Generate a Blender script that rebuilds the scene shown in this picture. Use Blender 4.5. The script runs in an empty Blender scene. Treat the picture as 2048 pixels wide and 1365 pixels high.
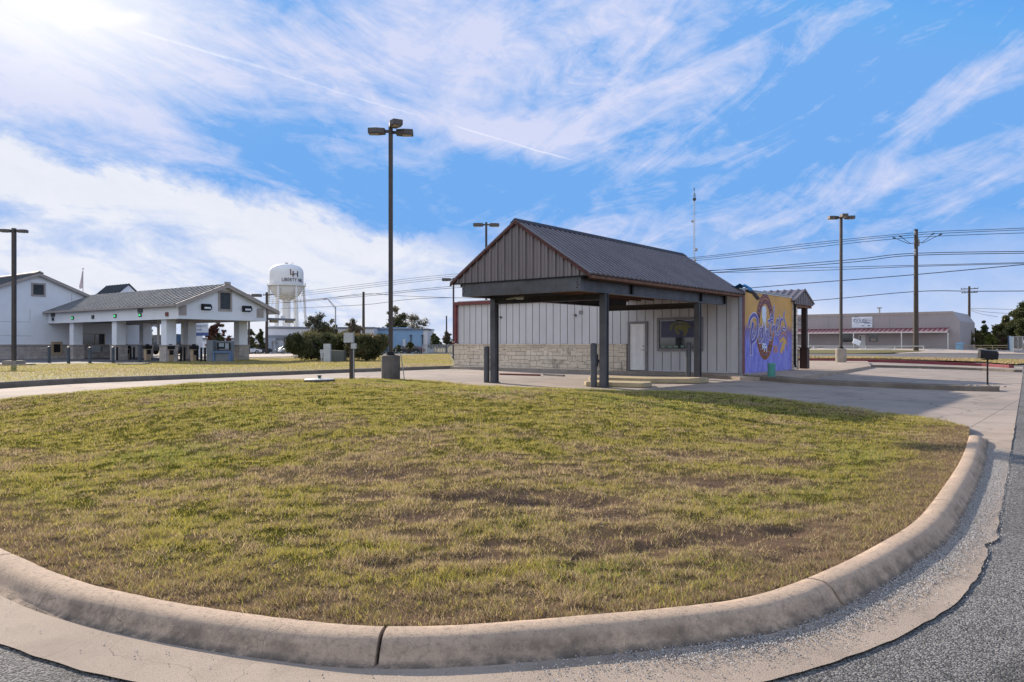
import bpy, bmesh, math, random
import numpy as np
from mathutils import Vector, Matrix, noise as mnoise
random.seed(7); rng=np.random.default_rng(11)
SC=bpy.context.scene; COL=SC.collection
SC.unit_settings.system='METRIC'; SC.unit_settings.scale_length=0.876   # one unit is 0.876 m
F=1500.0; HX=1024.0; HY=688.0; EYE=1.45
R=math.radians
UA=(.6266,.7793); VA=(-.7793,.6266)        # street grid: away-right, away-left
# ---------------------------------------------------------------- terrain
def ss(a,b,x):
    t=min(1,max(0,(x-a)/(b-a))); return t*t*(3-2*t)
def ab(x,y): return (x*UA[0]+y*UA[1], x*VA[0]+y*VA[1])
def xy(a,b): return (a*UA[0]+b*VA[0], a*UA[1]+b*VA[1])
def g(x,y):
    a,b=ab(x,y)
    r=min(b-(.8+.085*a), a-2.3)
    z=-.25*(1-ss(0,10,r))
    z+=.8*ss(45,115,y)*ss(5,30,x)
    z-=.7*ss(90,170,y)*(1-ss(-20,30,x))
    return z
def G(px,py,off=0.0):
    "point of the terrain (raised by off) seen in direction of a photo pixel; used only to read the site plan"
    k=(px-HX)/F; s=(py-HY)/F; y=1.5
    while y<700:
        if EYE-s*y<=g(k*y,y)+off: break
        y+=.05 if y<60 else .4
    return (k*y,y)
def at(px,Y): return ((px-HX)/F*Y, Y)
def zz(py,Y): return EYE-(py-HY)/F*Y
# ---------------------------------------------------------------- mesh builder
class MB:
    def __init__(s): s.v=[]; s.f=[]
    def add(s,v,f):
        n=len(s.v); s.v+=[tuple(p) for p in v]; s.f+=[tuple(i+n for i in q) for q in f]; return s
    def box(s,x0,x1,y0,y1,z0,z1,rz=0,c=None,taper=1.0):
        cx,cy=(x0+x1)/2,(y0+y1)/2
        v=[]
        for z,t in ((z0,1),(z1,taper)):
            for x,y in ((x0,y0),(x1,y0),(x1,y1),(x0,y1)):
                x2=cx+(x-cx)*t; y2=cy+(y-cy)*t
                if rz:
                    ox,oy=c if c else (cx,cy); dx,dy=x2-ox,y2-oy
                    x2=ox+dx*math.cos(rz)-dy*math.sin(rz); y2=oy+dx*math.sin(rz)+dy*math.cos(rz)
                v.append((x2,y2,z))
        return s.add(v,[(3,2,1,0),(4,5,6,7),(0,1,5,4),(1,2,6,5),(2,3,7,6),(3,0,4,7)])
    def lathe(s,prof,n=16,c=(0,0)):
        v=[];f=[]
        for r,z in prof:
            for i in range(n):
                a=2*math.pi*i/n; v.append((c[0]+r*math.cos(a),c[1]+r*math.sin(a),z))
        for j in range(len(prof)-1):
            for i in range(n):
                k=(i+1)%n; f.append((j*n+i,j*n+k,(j+1)*n+k,(j+1)*n+i))
        f.append(tuple(range(n-1,-1,-1))); f.append(tuple(range((len(prof)-1)*n,len(prof)*n)))
        return s.add(v,f)
    def tube(s,pts,r,n=6,r2=None):
        pts=[Vector(p) for p in pts]; m=len(pts); v=[];f=[]
        for i,p in enumerate(pts):
            d=(pts[min(i+1,m-1)]-pts[max(i-1,0)]).normalized()
            up=Vector((0,0,1)) if abs(d.z)<.9 else Vector((1,0,0))
            a=d.cross(up).normalized(); b=d.cross(a).normalized()
            rr=r if r2 is None else r+(r2-r)*i/(m-1)
            for k in range(n):
                t=2*math.pi*k/n; v.append(p+a*math.cos(t)*rr+b*math.sin(t)*rr)
        for i in range(m-1):
            for k in range(n):
                l=(k+1)%n; f.append((i*n+k,i*n+l,(i+1)*n+l,(i+1)*n+k))
        f.append(tuple(range(n-1,-1,-1))); f.append(tuple(range((m-1)*n,m*n)))
        return s.add(v,f)
    def prism(s,poly,axis,a0,a1):
        "poly in the two other axes, extruded along axis"
        n=len(poly); v=[]
        for a in (a0,a1):
            for p,q in poly:
                v.append({'x':(a,p,q),'y':(p,a,q),'z':(p,q,a)}[axis])
        f=[tuple(range(n-1,-1,-1)),tuple(range(n,2*n))]+[(i,(i+1)%n,n+(i+1)%n,n+i) for i in range(n)]
        return s.add(v,f)
    def quad(s,*p): return s.add(p,[tuple(range(len(p)))])
    def build(s,name,mat,parent=None,smooth=False,loc=None,bevel=0):
        me=bpy.data.meshes.new(name); me.from_pydata(s.v,[],s.f); me.update()
        bm=bmesh.new(); bm.from_mesh(me); bmesh.ops.recalc_face_normals(bm,faces=bm.faces)
        if bevel: bmesh.ops.bevel(bm,geom=[e for e in bm.edges if len(e.link_faces)==2 and e.calc_face_angle(0)>.6],offset=bevel,segments=2,affect='EDGES')
        bm.to_mesh(me); bm.free()
        me.materials.append(mat)
        if smooth:
            me.polygons.foreach_set('use_smooth',[True]*len(me.polygons))
            try: me.set_sharp_from_angle(angle=R(40))
            except Exception: pass
        o=bpy.data.objects.new(name,me); COL.objects.link(o)
        if parent: o.parent=parent
        if loc: o.location=loc
        return o
def thing(name,label,cat,loc=(0,0,0),rz=0,group=None):
    o=bpy.data.objects.new(name,None); COL.objects.link(o); o.empty_display_size=.2
    o.location=loc; o.rotation_euler=(0,0,rz); o['label']=label; o['category']=cat
    if group: o['group']=group
    return o
def tag(o,label,cat,group=None):
    o['label']=label; o['category']=cat
    if group: o['group']=group
    return o
def struct(o,kind='structure',label=None,cat=None):
    o['kind']=kind
    if label: o['label']=label; o['category']=cat
    return o
def dup(root,loc,rz=None,label=None):
    r=root.copy(); COL.objects.link(r); r.location=loc
    if rz is not None: r.rotation_euler=(0,0,rz)
    if label: r['label']=label
    for ch in list(root.children):
        c=ch.copy(); COL.objects.link(c); c.parent=r
        for gg in list(ch.children):
            d=gg.copy(); COL.objects.link(d); d.parent=c
    return r
# ---------------------------------------------------------------- materials
class NT:
    def __init__(s,tree): s.t=tree; s.n=tree.nodes; s.l=tree.links
    def new(s,t,**k):
        n=s.n.new(t)
        for a,b in k.items(): setattr(n,a,b)
        return n
    def put(s,sock,v):
        if isinstance(v,bpy.types.NodeSocket): s.l.new(v,sock)
        elif v is not None: sock.default_value=v
    def m(s,op,a,b=None,c=None,clamp=False):
        n=s.new('ShaderNodeMath',operation=op); n.use_clamp=clamp
        s.put(n.inputs[0],a)
        if b is not None: s.put(n.inputs[1],b)
        if c is not None: s.put(n.inputs[2],c)
        return n.outputs[0]
    def mix(s,f,a,b,blend='MIX'):
        n=s.new('ShaderNodeMix',data_type='RGBA',blend_type=blend)
        s.put(n.inputs[0],f); s.put(n.inputs[6],a); s.put(n.inputs[7],b); return n.outputs[2]
    def noise(s,vec,scale,detail=4,rough=.55,dist=0,out='Fac'):
        n=s.new('ShaderNodeTexNoise'); s.l.new(vec,n.inputs['Vector'])
        n.inputs['Scale'].default_value=scale; n.inputs['Detail'].default_value=detail
        n.inputs['Roughness'].default_value=rough; n.inputs['Distortion'].default_value=dist
        return n.outputs[out]
    def ramp(s,f,stops):
        n=s.new('ShaderNodeValToRGB'); s.l.new(f,n.inputs[0]); e=n.color_ramp.elements
        while len(e)<len(stops): e.new(.5)
        for i,(p,c) in enumerate(stops):
            e[i].position=p; e[i].color=(c[0],c[1],c[2],1) if not isinstance(c,(int,float)) else (c,c,c,1)
        return n.outputs[0]
    def mapr(s,f,a,b,c=0,d=1):
        n=s.new('ShaderNodeMapRange'); s.put(n.inputs[0],f)
        for i,v in zip((1,2,3,4),(a,b,c,d)): n.inputs[i].default_value=v
        return n.outputs[0]
    def obj(s,scale=None):
        o=s.new('ShaderNodeTexCoord').outputs['Object']
        if scale:
            m_=s.new('ShaderNodeMapping'); s.l.new(o,m_.inputs[0]); m_.inputs['Scale'].default_value=scale; return m_.outputs[0]
        return o
def newmat(name):
    m=bpy.data.materials.new(name); m.use_nodes=True; t=NT(m.node_tree)
    b=t.n['Principled BSDF']; return m,t,b
def c4(c): return (c[0],c[1],c[2],1)
def mat(name,c1,c2=None,scale=3,rough=.7,metal=0,bump=0,bscale=30,stretch=None,streak=0,spec=.4,grime=None):
    m,t,b=newmat(name); v=t.obj(stretch)
    if c2 is None: c2=tuple(x*.78 for x in c1)
    f=t.mapr(t.noise(v,scale,6,.6),.32,.68)
    col=t.mix(f,c4(c1),c4(c2))
    if streak:
        w=t.mapr(t.noise(t.obj((6,6,.35)),2.2,5,.6),.5,.75,0,streak)
        col=t.mix(w,col,c4(grime or tuple(x*.45 for x in c2)))
    t.l.new(col,b.inputs['Base Color']); b.inputs['Roughness'].default_value=rough; b.inputs['Metallic'].default_value=metal
    b.inputs['Specular IOR Level'].default_value=spec
    t.l.new(t.mapr(t.noise(v,scale*2.3,3),.3,.7,rough*.85,min(1,rough*1.15)),b.inputs['Roughness'])
    if bump:
        n=t.new('ShaderNodeBump'); n.inputs['Strength'].default_value=min(1,bump); n.inputs['Distance'].default_value=.01*max(1,bump)
        t.l.new(t.noise(t.obj(stretch),bscale,5,.6),n.inputs['Height']); t.l.new(n.outputs[0],b.inputs['Normal'])
    return m
def stone_mat(name,cs,mortar,bw=.62,rh=.21,grime=.35):
    m,t,b=newmat(name); o=t.obj(); sp=t.new('ShaderNodeSeparateXYZ'); t.l.new(o,sp.inputs[0])
    cb=t.new('ShaderNodeCombineXYZ'); t.l.new(t.m('ADD',sp.outputs[0],sp.outputs[1]),cb.inputs[0]); t.l.new(sp.outputs[2],cb.inputs[1])
    warp=t.noise(o,3,2,out='Color'); vm=t.new('ShaderNodeVectorMath',operation='SCALE'); t.l.new(warp,vm.inputs[0]); vm.inputs['Scale'].default_value=.05
    va=t.new('ShaderNodeVectorMath',operation='ADD'); t.l.new(cb.outputs[0],va.inputs[0]); t.l.new(vm.outputs[0],va.inputs[1])
    def brick(bw,rh,off,sq,sf,sh):
        mp=t.new('ShaderNodeMapping'); t.l.new(va.outputs[0],mp.inputs[0]); mp.inputs['Location'].default_value=(sh,sh*.3,0)
        n=t.new('ShaderNodeTexBrick'); t.l.new(mp.outputs[0],n.inputs['Vector']); n.inputs['Scale'].default_value=1
        n.inputs['Brick Width'].default_value=bw; n.inputs['Row Height'].default_value=rh; n.inputs['Mortar Size'].default_value=.011
        n.inputs['Mortar Smooth'].default_value=.4
        n.inputs['Color1'].default_value=c4(cs[0]); n.inputs['Color2'].default_value=c4(cs[1]); n.inputs['Mortar'].default_value=c4(mortar)
        n.offset=off; n.offset_frequency=2; n.squash=sq; n.squash_frequency=sf; return n
    n1=brick(bw,rh,.5,1.5,3,0); n2=brick(bw*.7,rh*1.42,.37,.7,2,.13)
    sel=t.mapr(t.noise(o,.9,1),.49,.51)
    col=t.mix(sel,n1.outputs['Color'],n2.outputs['Color'])
    col=t.mix(t.mapr(t.noise(o,2.3,3),.45,.7,0,.55),col,c4(cs[2]))
    col=t.mix(t.mapr(t.noise(o,9,5),.5,.75,0,.4),col,c4(tuple(x*.6 for x in cs[0])))
    # stains of their own shape
    col=t.mix(t.mapr(t.noise(t.obj((1.2,1.2,.8)),1.1,6,.7),.56,.72,0,grime),col,(.1,.09,.08,1))
    t.l.new(col,b.inputs['Base Color']); b.inputs['Roughness'].default_value=.9
    fm=t.m('ADD',t.m('MULTIPLY',t.m('SUBTRACT',1,sel),n1.outputs['Fac']),t.m('MULTIPLY',sel,n2.outputs['Fac']))
    h=t.m('SUBTRACT',t.m('MULTIPLY',t.noise(o,12,5),.6),fm)
    bp=t.new('ShaderNodeBump'); bp.inputs['Strength'].default_value=.9; bp.inputs['Distance'].default_value=.02
    t.l.new(h,bp.inputs['Height']); t.l.new(bp.outputs[0],b.inputs['Normal']); return m
def at_2(t):
    a=t.new('ShaderNodeAttribute'); a.attribute_name='gap'; return a.outputs['Fac']
def ground_mat(name,cols,big=.25,mid=2.5,speck=60,sp_amt=.3,bump=.5,rough=.9,cracks=0,joints=None,world=True,stain=.3,vor=None,tar=0,height=0,cw=.006):
    m,t,b=newmat(name); v=t.obj()
    col=t.mix(t.mapr(t.noise(v,big,5,.6),.35,.65),c4(cols[0]),c4(cols[1]))
    col=t.mix(t.mapr(t.noise(v,mid,6,.65),.5,.72,0,stain),col,c4(cols[2]))
    sp=t.noise(v,speck,3,.7)
    hh=sp
    if tar: col=t.mix(t.mapr(t.noise(t.obj((1,1,1)),1.1,7,.75,1.2),.58,.66,0,.6),col,(.03,.03,.03,1))
    if vor:
        w=t.new('ShaderNodeTexVoronoi'); t.l.new(v,w.inputs['Vector']); w.inputs['Scale'].default_value=vor
        sx=t.new('ShaderNodeSeparateColor'); t.l.new(w.outputs['Color'],sx.inputs[0])
        col=t.mix(t.mapr(sx.outputs[0],.2,1,0,1),t.mix(1,col,(.35,.35,.35,1),'MULTIPLY'),t.mix(1,col,(1.9,1.9,1.9,1),'MULTIPLY'))
        hh=t.m('SUBTRACT',1,w.outputs['Distance'])
    col=t.mix(t.mapr(sp,.4,.65,0,sp_amt),col,c4(tuple(x*.4 for x in cols[0])))
    if cracks:
        w=t.new('ShaderNodeTexVoronoi',feature='DISTANCE_TO_EDGE'); 
        wv=t.new('ShaderNodeVectorMath',operation='ADD'); t.l.new(v,wv.inputs[0]); t.l.new(t.noise(v,1.1,4,out='Color'),wv.inputs[1]); t.l.new(wv.outputs[0],w.inputs['Vector'])
        w.inputs['Scale'].default_value=cracks
        col=t.mix(t.mapr(w.outputs['Distance'],0,cw,.6,0),col,(.05,.045,.04,1))
    if joints:
        s_=t.new('ShaderNodeSeparateXYZ'); mp=t.new('ShaderNodeMapping'); t.l.new(v,mp.inputs[0]); mp.inputs['Rotation'].default_value=(0,0,R(38.8)); t.l.new(mp.outputs[0],s_.inputs[0])
        for ax in (0,1):
            fr=t.m('ABSOLUTE',t.m('SUBTRACT',t.m('FRACT',t.m('DIVIDE',s_.outputs[ax],joints)),.5))
            col=t.mix(t.mapr(fr,0,.012/joints*1.6,.75,0),col,(.06,.05,.045,1))
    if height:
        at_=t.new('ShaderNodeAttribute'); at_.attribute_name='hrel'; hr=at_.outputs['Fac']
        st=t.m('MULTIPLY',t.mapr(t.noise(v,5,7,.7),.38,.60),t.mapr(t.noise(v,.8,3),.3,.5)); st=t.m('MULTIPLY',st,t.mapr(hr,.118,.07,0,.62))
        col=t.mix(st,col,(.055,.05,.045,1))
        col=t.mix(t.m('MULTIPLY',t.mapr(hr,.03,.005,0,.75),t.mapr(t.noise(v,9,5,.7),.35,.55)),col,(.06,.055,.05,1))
        col=t.mix(t.m('MULTIPLY',t.mapr(t.noise(v,28,4,.7),.5,.68),.45),col,(.12,.10,.085,1))
        col=t.mix(at_2(t),col,(.012,.011,.01,1))
    t.l.new(col,b.inputs['Base Color']); b.inputs['Roughness'].default_value=rough; b.inputs['Specular IOR Level'].default_value=.25
    if bump:
        bp=t.new('ShaderNodeBump'); bp.inputs['Strength'].default_value=bump; bp.inputs['Distance'].default_value=.012
        t.l.new(hh,bp.inputs['Height']); t.l.new(bp.outputs[0],b.inputs['Normal'])
    return m
def vcol_mat(name,rough=.8,trans=.0,spec=.2,fine=0):
    m,t,b=newmat(name)
    if fine:
        bp=t.new('ShaderNodeBump'); bp.inputs['Strength'].default_value=1; bp.inputs['Distance'].default_value=.03; t.l.new(t.noise(t.obj(),16,8,.75),bp.inputs['Height']); t.l.new(bp.outputs[0],b.inputs['Normal']); spec=0
    a=t.new('ShaderNodeAttribute'); a.attribute_name='col'
    col=a.outputs['Color']
    if fine: 
        col=t.mix(t.mapr(t.noise(t.obj(),fine,4,.7),.35,.7,0,.7),col,t.mix(1,col,(.35,.33,.3,1),'MULTIPLY'))
    t.l.new(col,b.inputs['Base Color']); b.inputs['Roughness'].default_value=rough; b.inputs['Specular IOR Level'].default_value=spec
    if trans:
        tr=t.new('ShaderNodeBsdfTranslucent'); t.l.new(col,tr.inputs[0]); mx=t.new('ShaderNodeMixShader'); mx.inputs[0].default_value=trans
        out=t.n['Material Output']; t.l.new(b.outputs[0],mx.inputs[1]); t.l.new(tr.outputs[0],mx.inputs[2]); t.l.new(mx.outputs[0],out.inputs[0])
    return m
M={}
M['roof']=mat('ribbed_roof_metal',(.058,.05,.056),(.045,.04,.045),1.2,.6,0,streak=.25,spec=.12)
M['gable']=mat('brown_grey_cladding',(.205,.176,.184),(.165,.142,.148),1.5,.5,.1,streak=.35,stretch=(1,1,.3))
M['rust']=mat('rust_red_trim',(.115,.035,.03),(.05,.022,.02),5,.7,.1,bump=.3)
M['maroon']=mat('maroon_trim',(.19,.045,.045),(.12,.03,.032),3,.55,streak=.2)
M['beam']=mat('dark_steel_paint',(.088,.094,.108),(.05,.05,.055),1.6,.45,.2,streak=.35,grime=(.06,.035,.028))
M['beamdark']=mat('dark_brown_steel',(.05,.042,.042),(.035,.03,.03),2,.6)  # dark brown tone for the cross beams and flashing scrap
M['purlin']=mat('rusty_purlin',(.2,.1,.06),(.1,.05,.035),4,.8)
M['siding']=mat('pale_grey_siding',(.57,.565,.58),(.49,.485,.50),1.1,.6,streak=.12,stretch=(1,1,.5),bump=.15)
M['groove']=mat('dark_groove_strip',(.13,.12,.12),(.1,.09,.09),4,.8)  # dark strips marking the siding joints
M['trimgrey']=mat('grey_frame_paint',(.24,.23,.235),(.18,.17,.175),3,.6)
M['door']=mat('white_door_paint',(.80,.79,.78),(.72,.71,.70),2,.45,streak=.12)
M['metal']=mat('brushed_metal',(.45,.44,.42),(.3,.3,.29),9,.35,.8)
M['stone']=stone_mat('limestone_ashlar',[(.68,.58,.46),(.52,.44,.34),(.74,.65,.53)],(.15,.125,.1),grime=.8)
M['bstone']=stone_mat('pale_bank_stone',[(.45,.4,.36),(.33,.29,.26),(.52,.48,.44)],(.2,.17,.155),bw=.7,rh=.3,grime=.1)
M['stucco']=mat('white_stucco',(.76,.79,.84),(.69,.72,.77),.6,.85,bump=.4,bscale=40,streak=.06)
M['stuccotrim']=mat('taupe_trim',(.36,.32,.3),(.3,.265,.25),1,.7)
M['broof']=mat('slate_blue_roof_metal',(.075,.085,.1),(.055,.065,.075),1,.8,0,spec=0)
M['black']=mat('black_paint',(.01,.01,.011),(.018,.018,.02),3,.6,spec=.2)
M['louver']=mat('dark_louver',(.05,.06,.07),(.03,.035,.04),3,.5)
M['bronze']=mat('bronze_pole_paint',(.075,.062,.056),(.045,.038,.036),2,.42,.3,streak=.3)
M['head']=mat('weathered_fixture_metal',(.12,.105,.1),(.075,.068,.066),4,.5,.3)
M['lens']=mat('amber_lens_glass',(.42,.37,.3),(.35,.31,.26),6,.2)
M['conc']=mat('pier_concrete',(.34,.29,.24),(.24,.21,.18),2.5,.9,bump=.5,bscale=25,streak=.35)
M['concd']=mat('shaded_stained_concrete',(.16,.14,.125),(.085,.077,.07),2.2,.92,bump=.6,bscale=25,streak=.5)  # the pier's shade put into a darker base colour, plus streak stains
M['yconc']=mat('yellowed_island_concrete',(.42,.34,.2),(.3,.25,.17),1.6,.9,bump=.4,streak=.3)
M['bollard']=mat('blue_grey_bollard',(.06,.075,.09),(.04,.05,.06),2.5,.5,.1)
M['wood']=mat('weathered_wood',(.085,.068,.056),(.05,.04,.034),2.5,.85,stretch=(8,8,.6),bump=.6,bscale=6)
M['dwood']=mat('dark_stained_post',(.045,.022,.018),(.025,.014,.012),3,.6,stretch=(6,6,.5))
M['towerw']=mat('white_tower_paint',(.78,.79,.8),(.7,.71,.73),.15,.5)
M['ink']=mat('navy_lettering',(.04,.03,.06),(.03,.025,.045),2,.6)
M['gold']=mat('gold_lettering',(.2,.11,.07),(.16,.09,.06),2,.6)
M['signw']=mat('white_sign_face',(.7,.74,.8),(.62,.67,.74),1,.5)
M['signb']=mat('blue_sign_face',(.09,.16,.36),(.07,.12,.28),1,.5)
M['signt']=mat('blue_lettering',(.05,.08,.22),(.04,.06,.18),1,.5)
M['bluew']=mat('sky_blue_wall',(.24,.38,.56),(.2,.33,.5),.5,.7)
M['wwall']=mat('off_white_wall',(.6,.61,.64),(.54,.55,.58),.3,.75)
M['gband']=mat('slate_band',(.2,.21,.24),(.16,.17,.2),.4,.7)
M['tan']=mat('tan_corrugated',(.36,.325,.335),(.3,.275,.285),.25,.65,streak=.2)
M['seam']=mat('roof_seam_metal',(.7,.7,.7),(.55,.55,.56),1,.7,0,spec=.04)  # pale matte colour stands in for the glint along the bank roof seams
M['rib']=mat('roof_rib_metal',(.205,.185,.20),(.16,.145,.157),1,.6,0,spec=.2)  # lighter copy of the roof metal, rib highlights put into the colour
M['tand']=mat('tan_panel_joint',(.3,.26,.25),(.25,.22,.215),.4,.7)  # darker tan for the panel joints
M['awn']=mat('red_awning_metal',(.24,.045,.06),(.17,.035,.045),.8,.5)
M['awnl']=mat('pink_awning_metal',(.50,.38,.38),(.42,.31,.32),.8,.5)
M['whitep']=mat('white_post_paint',(.65,.64,.62),(.5,.5,.48),2,.6)
M['teal']=mat('teal_plastic',(.06,.25,.22),(.045,.19,.17),3,.5)
M['boxg']=mat('pale_grey_enclosure',(.5,.52,.52),(.4,.42,.42),3,.5,streak=.25,grime=(.2,.1,.06))
M['transf']=mat('grey_green_transformer',(.13,.135,.12),(.09,.095,.085),2,.6)
M['atm']=mat('blue_kiosk',(.1,.18,.32),(.07,.13,.25),2,.5)
M['atmg']=mat('grey_kiosk',(.17,.19,.21),(.13,.145,.16),2,.5)
M['beige']=mat('beige_cabinet',(.42,.31,.2),(.35,.26,.17),2,.6)
M['tarp']=mat('blue_tarp',(.04,.2,.42),(.03,.13,.3),7,.5,bump=1,bscale=9)
M['wire']=mat('wire_black',(.03,.03,.032),(.02,.02,.02),2,.6)
M['red']=mat('red_kerb_paint',(.22,.045,.055),(.15,.035,.045),3,.8,bump=.3)
M['bluef']=mat('blue_screen_fabric',(.04,.09,.15),(.03,.06,.11),2,.8)
M['galv']=mat('galvanised_steel',(.38,.39,.4),(.28,.29,.3),6,.45,.5)
M['carw']=mat('white_car_paint',(.7,.7,.72),(.66,.66,.68),1,.25,0,spec=.7)
M['card']=mat('dark_car_paint',(.02,.028,.038),(.025,.03,.04),1,.2,.3,spec=.7)
M['cars']=mat('silver_car_paint',(.36,.38,.4),(.33,.35,.37),1,.25,.5)
M['carr']=mat('maroon_car_paint',(.13,.02,.03),(.11,.02,.03),1,.25,.2)
M['tyre']=mat('tyre_rubber',(.02,.02,.02),(.03,.03,.03),6,.85)
M['flagr']=mat('flag_cloth',(.42,.25,.27),(.55,.53,.57),9,.8,stretch=(1,1,6))
def glass_mat(name,c=(.03,.035,.04),r=.06):
    m,t,b=newmat(name); b.inputs['Roughness'].default_value=r; b.inputs['Specular IOR Level'].default_value=.8
    t.l.new(t.mix(t.mapr(t.noise(t.obj(),1.2,3),.4,.6),c4(c),c4(tuple(x*.5 for x in c))),b.inputs['Base Color']); return m
M['glass']=glass_mat('dark_window_glass'); M['glassb']=glass_mat('blue_car_glass',(.03,.04,.05),.04)
def emis(name,c,s):
    m,t,b=newmat(name); b.inputs['Base Color'].default_value=c4(c); b.inputs['Emission Color'].default_value=c4(c); b.inputs['Emission Strength'].default_value=s
    t.l.new(t.mix(t.noise(t.obj(),9,2),c4(c),c4(tuple(x*.8 for x in c))),b.inputs['Base Color']); return m
M['green']=emis('lit_green_arrow',(.03,.6,.15),.9)
# ---------------------------------------------------------------- ground sheets
def sheet(name,poly,off,mat_,cell=2.0,zf=None,kind='structure',label=None,cat=None,cap=None):
    bm=bmesh.new(); vs=[bm.verts.new((x,y,0)) for x,y in poly]; f=bm.faces.new(vs)
    if f.normal.z<0 or True:
        f.normal_update()
        if f.normal.z<0: f.normal_flip()
    bmesh.ops.triangulate(bm,faces=bm.faces[:])
    xs=[p[0] for p in poly]; ys=[p[1] for p in poly]
    for ax,lo,hi in ((0,min(xs),max(xs)),(1,min(ys),max(ys))):
        c=lo+cell
        while c<hi-.01:
            co=(c,0,0) if ax==0 else (0,c,0); no=(1,0,0) if ax==0 else (0,1,0)
            bmesh.ops.bisect_plane(bm,geom=bm.verts[:]+bm.edges[:]+bm.faces[:],plane_co=co,plane_no=no,dist=1e-5); c+=cell
    for v in bm.verts: v.co.z=(zf or g)(v.co.x,v.co.y)+off
    me=bpy.data.meshes.new(name); bm.to_mesh(me); bm.free(); me.materials.append(mat_)
    me.polygons.foreach_set('use_smooth',[True]*len(me.polygons))
    o=bpy.data.objects.new(name,me); COL.objects.link(o); return struct(o,kind,label,cat)
def catmull(pts,n=8,closed=False):
    P=[np.array(p,float) for p in pts]; out=[]; m=len(P)
    for i in range(m-1):
        p0=P[max(i-1,0)];p1=P[i];p2=P[i+1];p3=P[min(i+2,m-1)]
        for k in range(n):
            t=k/n; out.append(tuple(.5*((2*p1)+(-p0+p2)*t+(2*p0-5*p1+4*p2-p3)*t*t+(-p0+3*p1-3*p2+p3)*t**3)))
    out.append(tuple(P[-1])); return out
M['asph']=ground_mat('chip_seal_asphalt',[(.175,.172,.168),(.13,.128,.125),(.085,.082,.08)],.3,1.4,150,.35,.8,.9,vor=95,stain=.55,tar=1,cracks=.35,cw=.002)
M['asphfar']=ground_mat('far_asphalt',[(.15,.145,.145),(.12,.118,.118),(.09,.088,.088)],.1,.8,20,.1,.2)
M['drive']=ground_mat('lot_concrete',[(.36,.30,.255),(.26,.225,.20),(.14,.127,.118)],.22,.7,45,.25,.4,cracks=.16,joints=4.6,stain=.7)
M['gutter']=ground_mat('gutter_concrete',[(.41,.335,.27),(.33,.27,.22),(.2,.165,.135)],.8,2.6,120,.35,.6,stain=.6,cracks=.3,cw=.001)
M['kerb']=ground_mat('kerb_concrete',[(.56,.425,.315),(.48,.365,.27),(.31,.24,.185)],1.2,4.5,110,.3,.8,stain=.4,height=1,cracks=.3,cw=.001)
M['kerbd']=ground_mat('dark_kerb_concrete',[(.2,.175,.15),(.14,.12,.105),(.08,.07,.06)],1.2,4.5,70,.3,.7,stain=.5)  # darker mottled concrete for the far and divider kerbs
M['soil']=ground_mat('dry_meadow',[(.17,.14,.06),(.14,.105,.05),(.1,.12,.04)],.05,.6,6,.3,.3)
M['gmount']=ground_mat('mown_verge',[(.16,.15,.045),(.13,.105,.04),(.10,.13,.03)],.12,1.1,14,.35,.6)
# base terrain reaching the horizon
def grid_axis(lim,fine,step):
    a=[0.0]; s=step
    while a[-1]<lim:
        s=step if a[-1]<fine else s*1.25
        a.append(a[-1]+s)
    return a
ax=grid_axis(3000,60,4); xsx=sorted(set([-v for v in ax]+ax)); ys=sorted(set([-v for v in grid_axis(400,10,5)]+grid_axis(3000,190,4)))
b_=MB(); nx=len(xsx)
b_.v=[(x,y,g(x,y)-.09) for y in ys for x in xsx]
b_.f=[(j*nx+i,j*nx+i+1,(j+1)*nx+i+1,(j+1)*nx+i) for j in range(len(ys)-1) for i in range(nx-1)]
struct(b_.build('ground',M['soil'],smooth=True))
# street asphalt (near) and lot concrete
sheet('street',[(-45,-14),(60,-14),(60,30),(44,66),(33,58),(10,20),(7,13),(3,8),(-20,22),(-45,38)],-.014,M['asph'],1.0)
edge_r=[G(2030,850),G(2040,790),G(2046,745),G(2052,720)]
lot=[xy(2.4,40),xy(2.4,24),xy(4,14),xy(8,6)]+[ (p[0]-.3,p[1]) for p in [G(2022,899)]]+edge_r[:3]+[G(2046,733),G(1900,727),G(1750,722),G(1600,719),(12,58),(0,52),(-6,45),(-16,32),(-30,14)]
lot=[xy(2.4,30),xy(3.2,12),xy(9,3.0)]+edge_r[:3]+[G(2046,734),G(1900,728),G(1750,722.5),G(1600,719.5),(12,60),(-2,46.2)]+[ (-3.2,44.6),(-17.2,25.4),xy(2.4,30)][:2]
sheet('driveway',lot,-.006,M['drive'],1.0)
# gutter round the grass island
gut_out=[(-420,1130),(-150,1225),(0,1290),(137,1335),(205,1352),(400,1395),(700,1415),(1100,1415),(1450,1380),(1640,1335),(1802,1269),(1907,1208),(1979,1110),(1974,1091),(1994,1073),(2006,993),(2022,899),(2030,850)]
kin=[(0,1092),(150,1160),(350,1207),(600,1240),(775,1250),(1000,1248),(1300,1222),(1500,1190),(1640,1145),(1750,1090),(1830,1040),(1880,980),(1920,920),(1936,878),(1939,858)]
kerbpath=[G(px,py,.125) for px,py in kin]
p0=kerbpath[0]; left=[(p0[0]+VA[0]*t,p0[1]+VA[1]*t) for t in (17,11,6,2.5)]
kerbpath=left+kerbpath
KP=[p for p in catmull(kerbpath,10)]
def resamp(P,d):
    out=[P[0]]; acc=0
    for i in range(1,len(P)):
        a,b=np.array(P[i-1]),np.array(P[i]); L=np.linalg.norm(b-a)
        if L==0: continue
        t=d-acc
        while t<=L: out.append(tuple(a+(b-a)*t/L)); t+=d
        acc=(acc+L)%d
    return out
KP=resamp(KP,.06)
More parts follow.
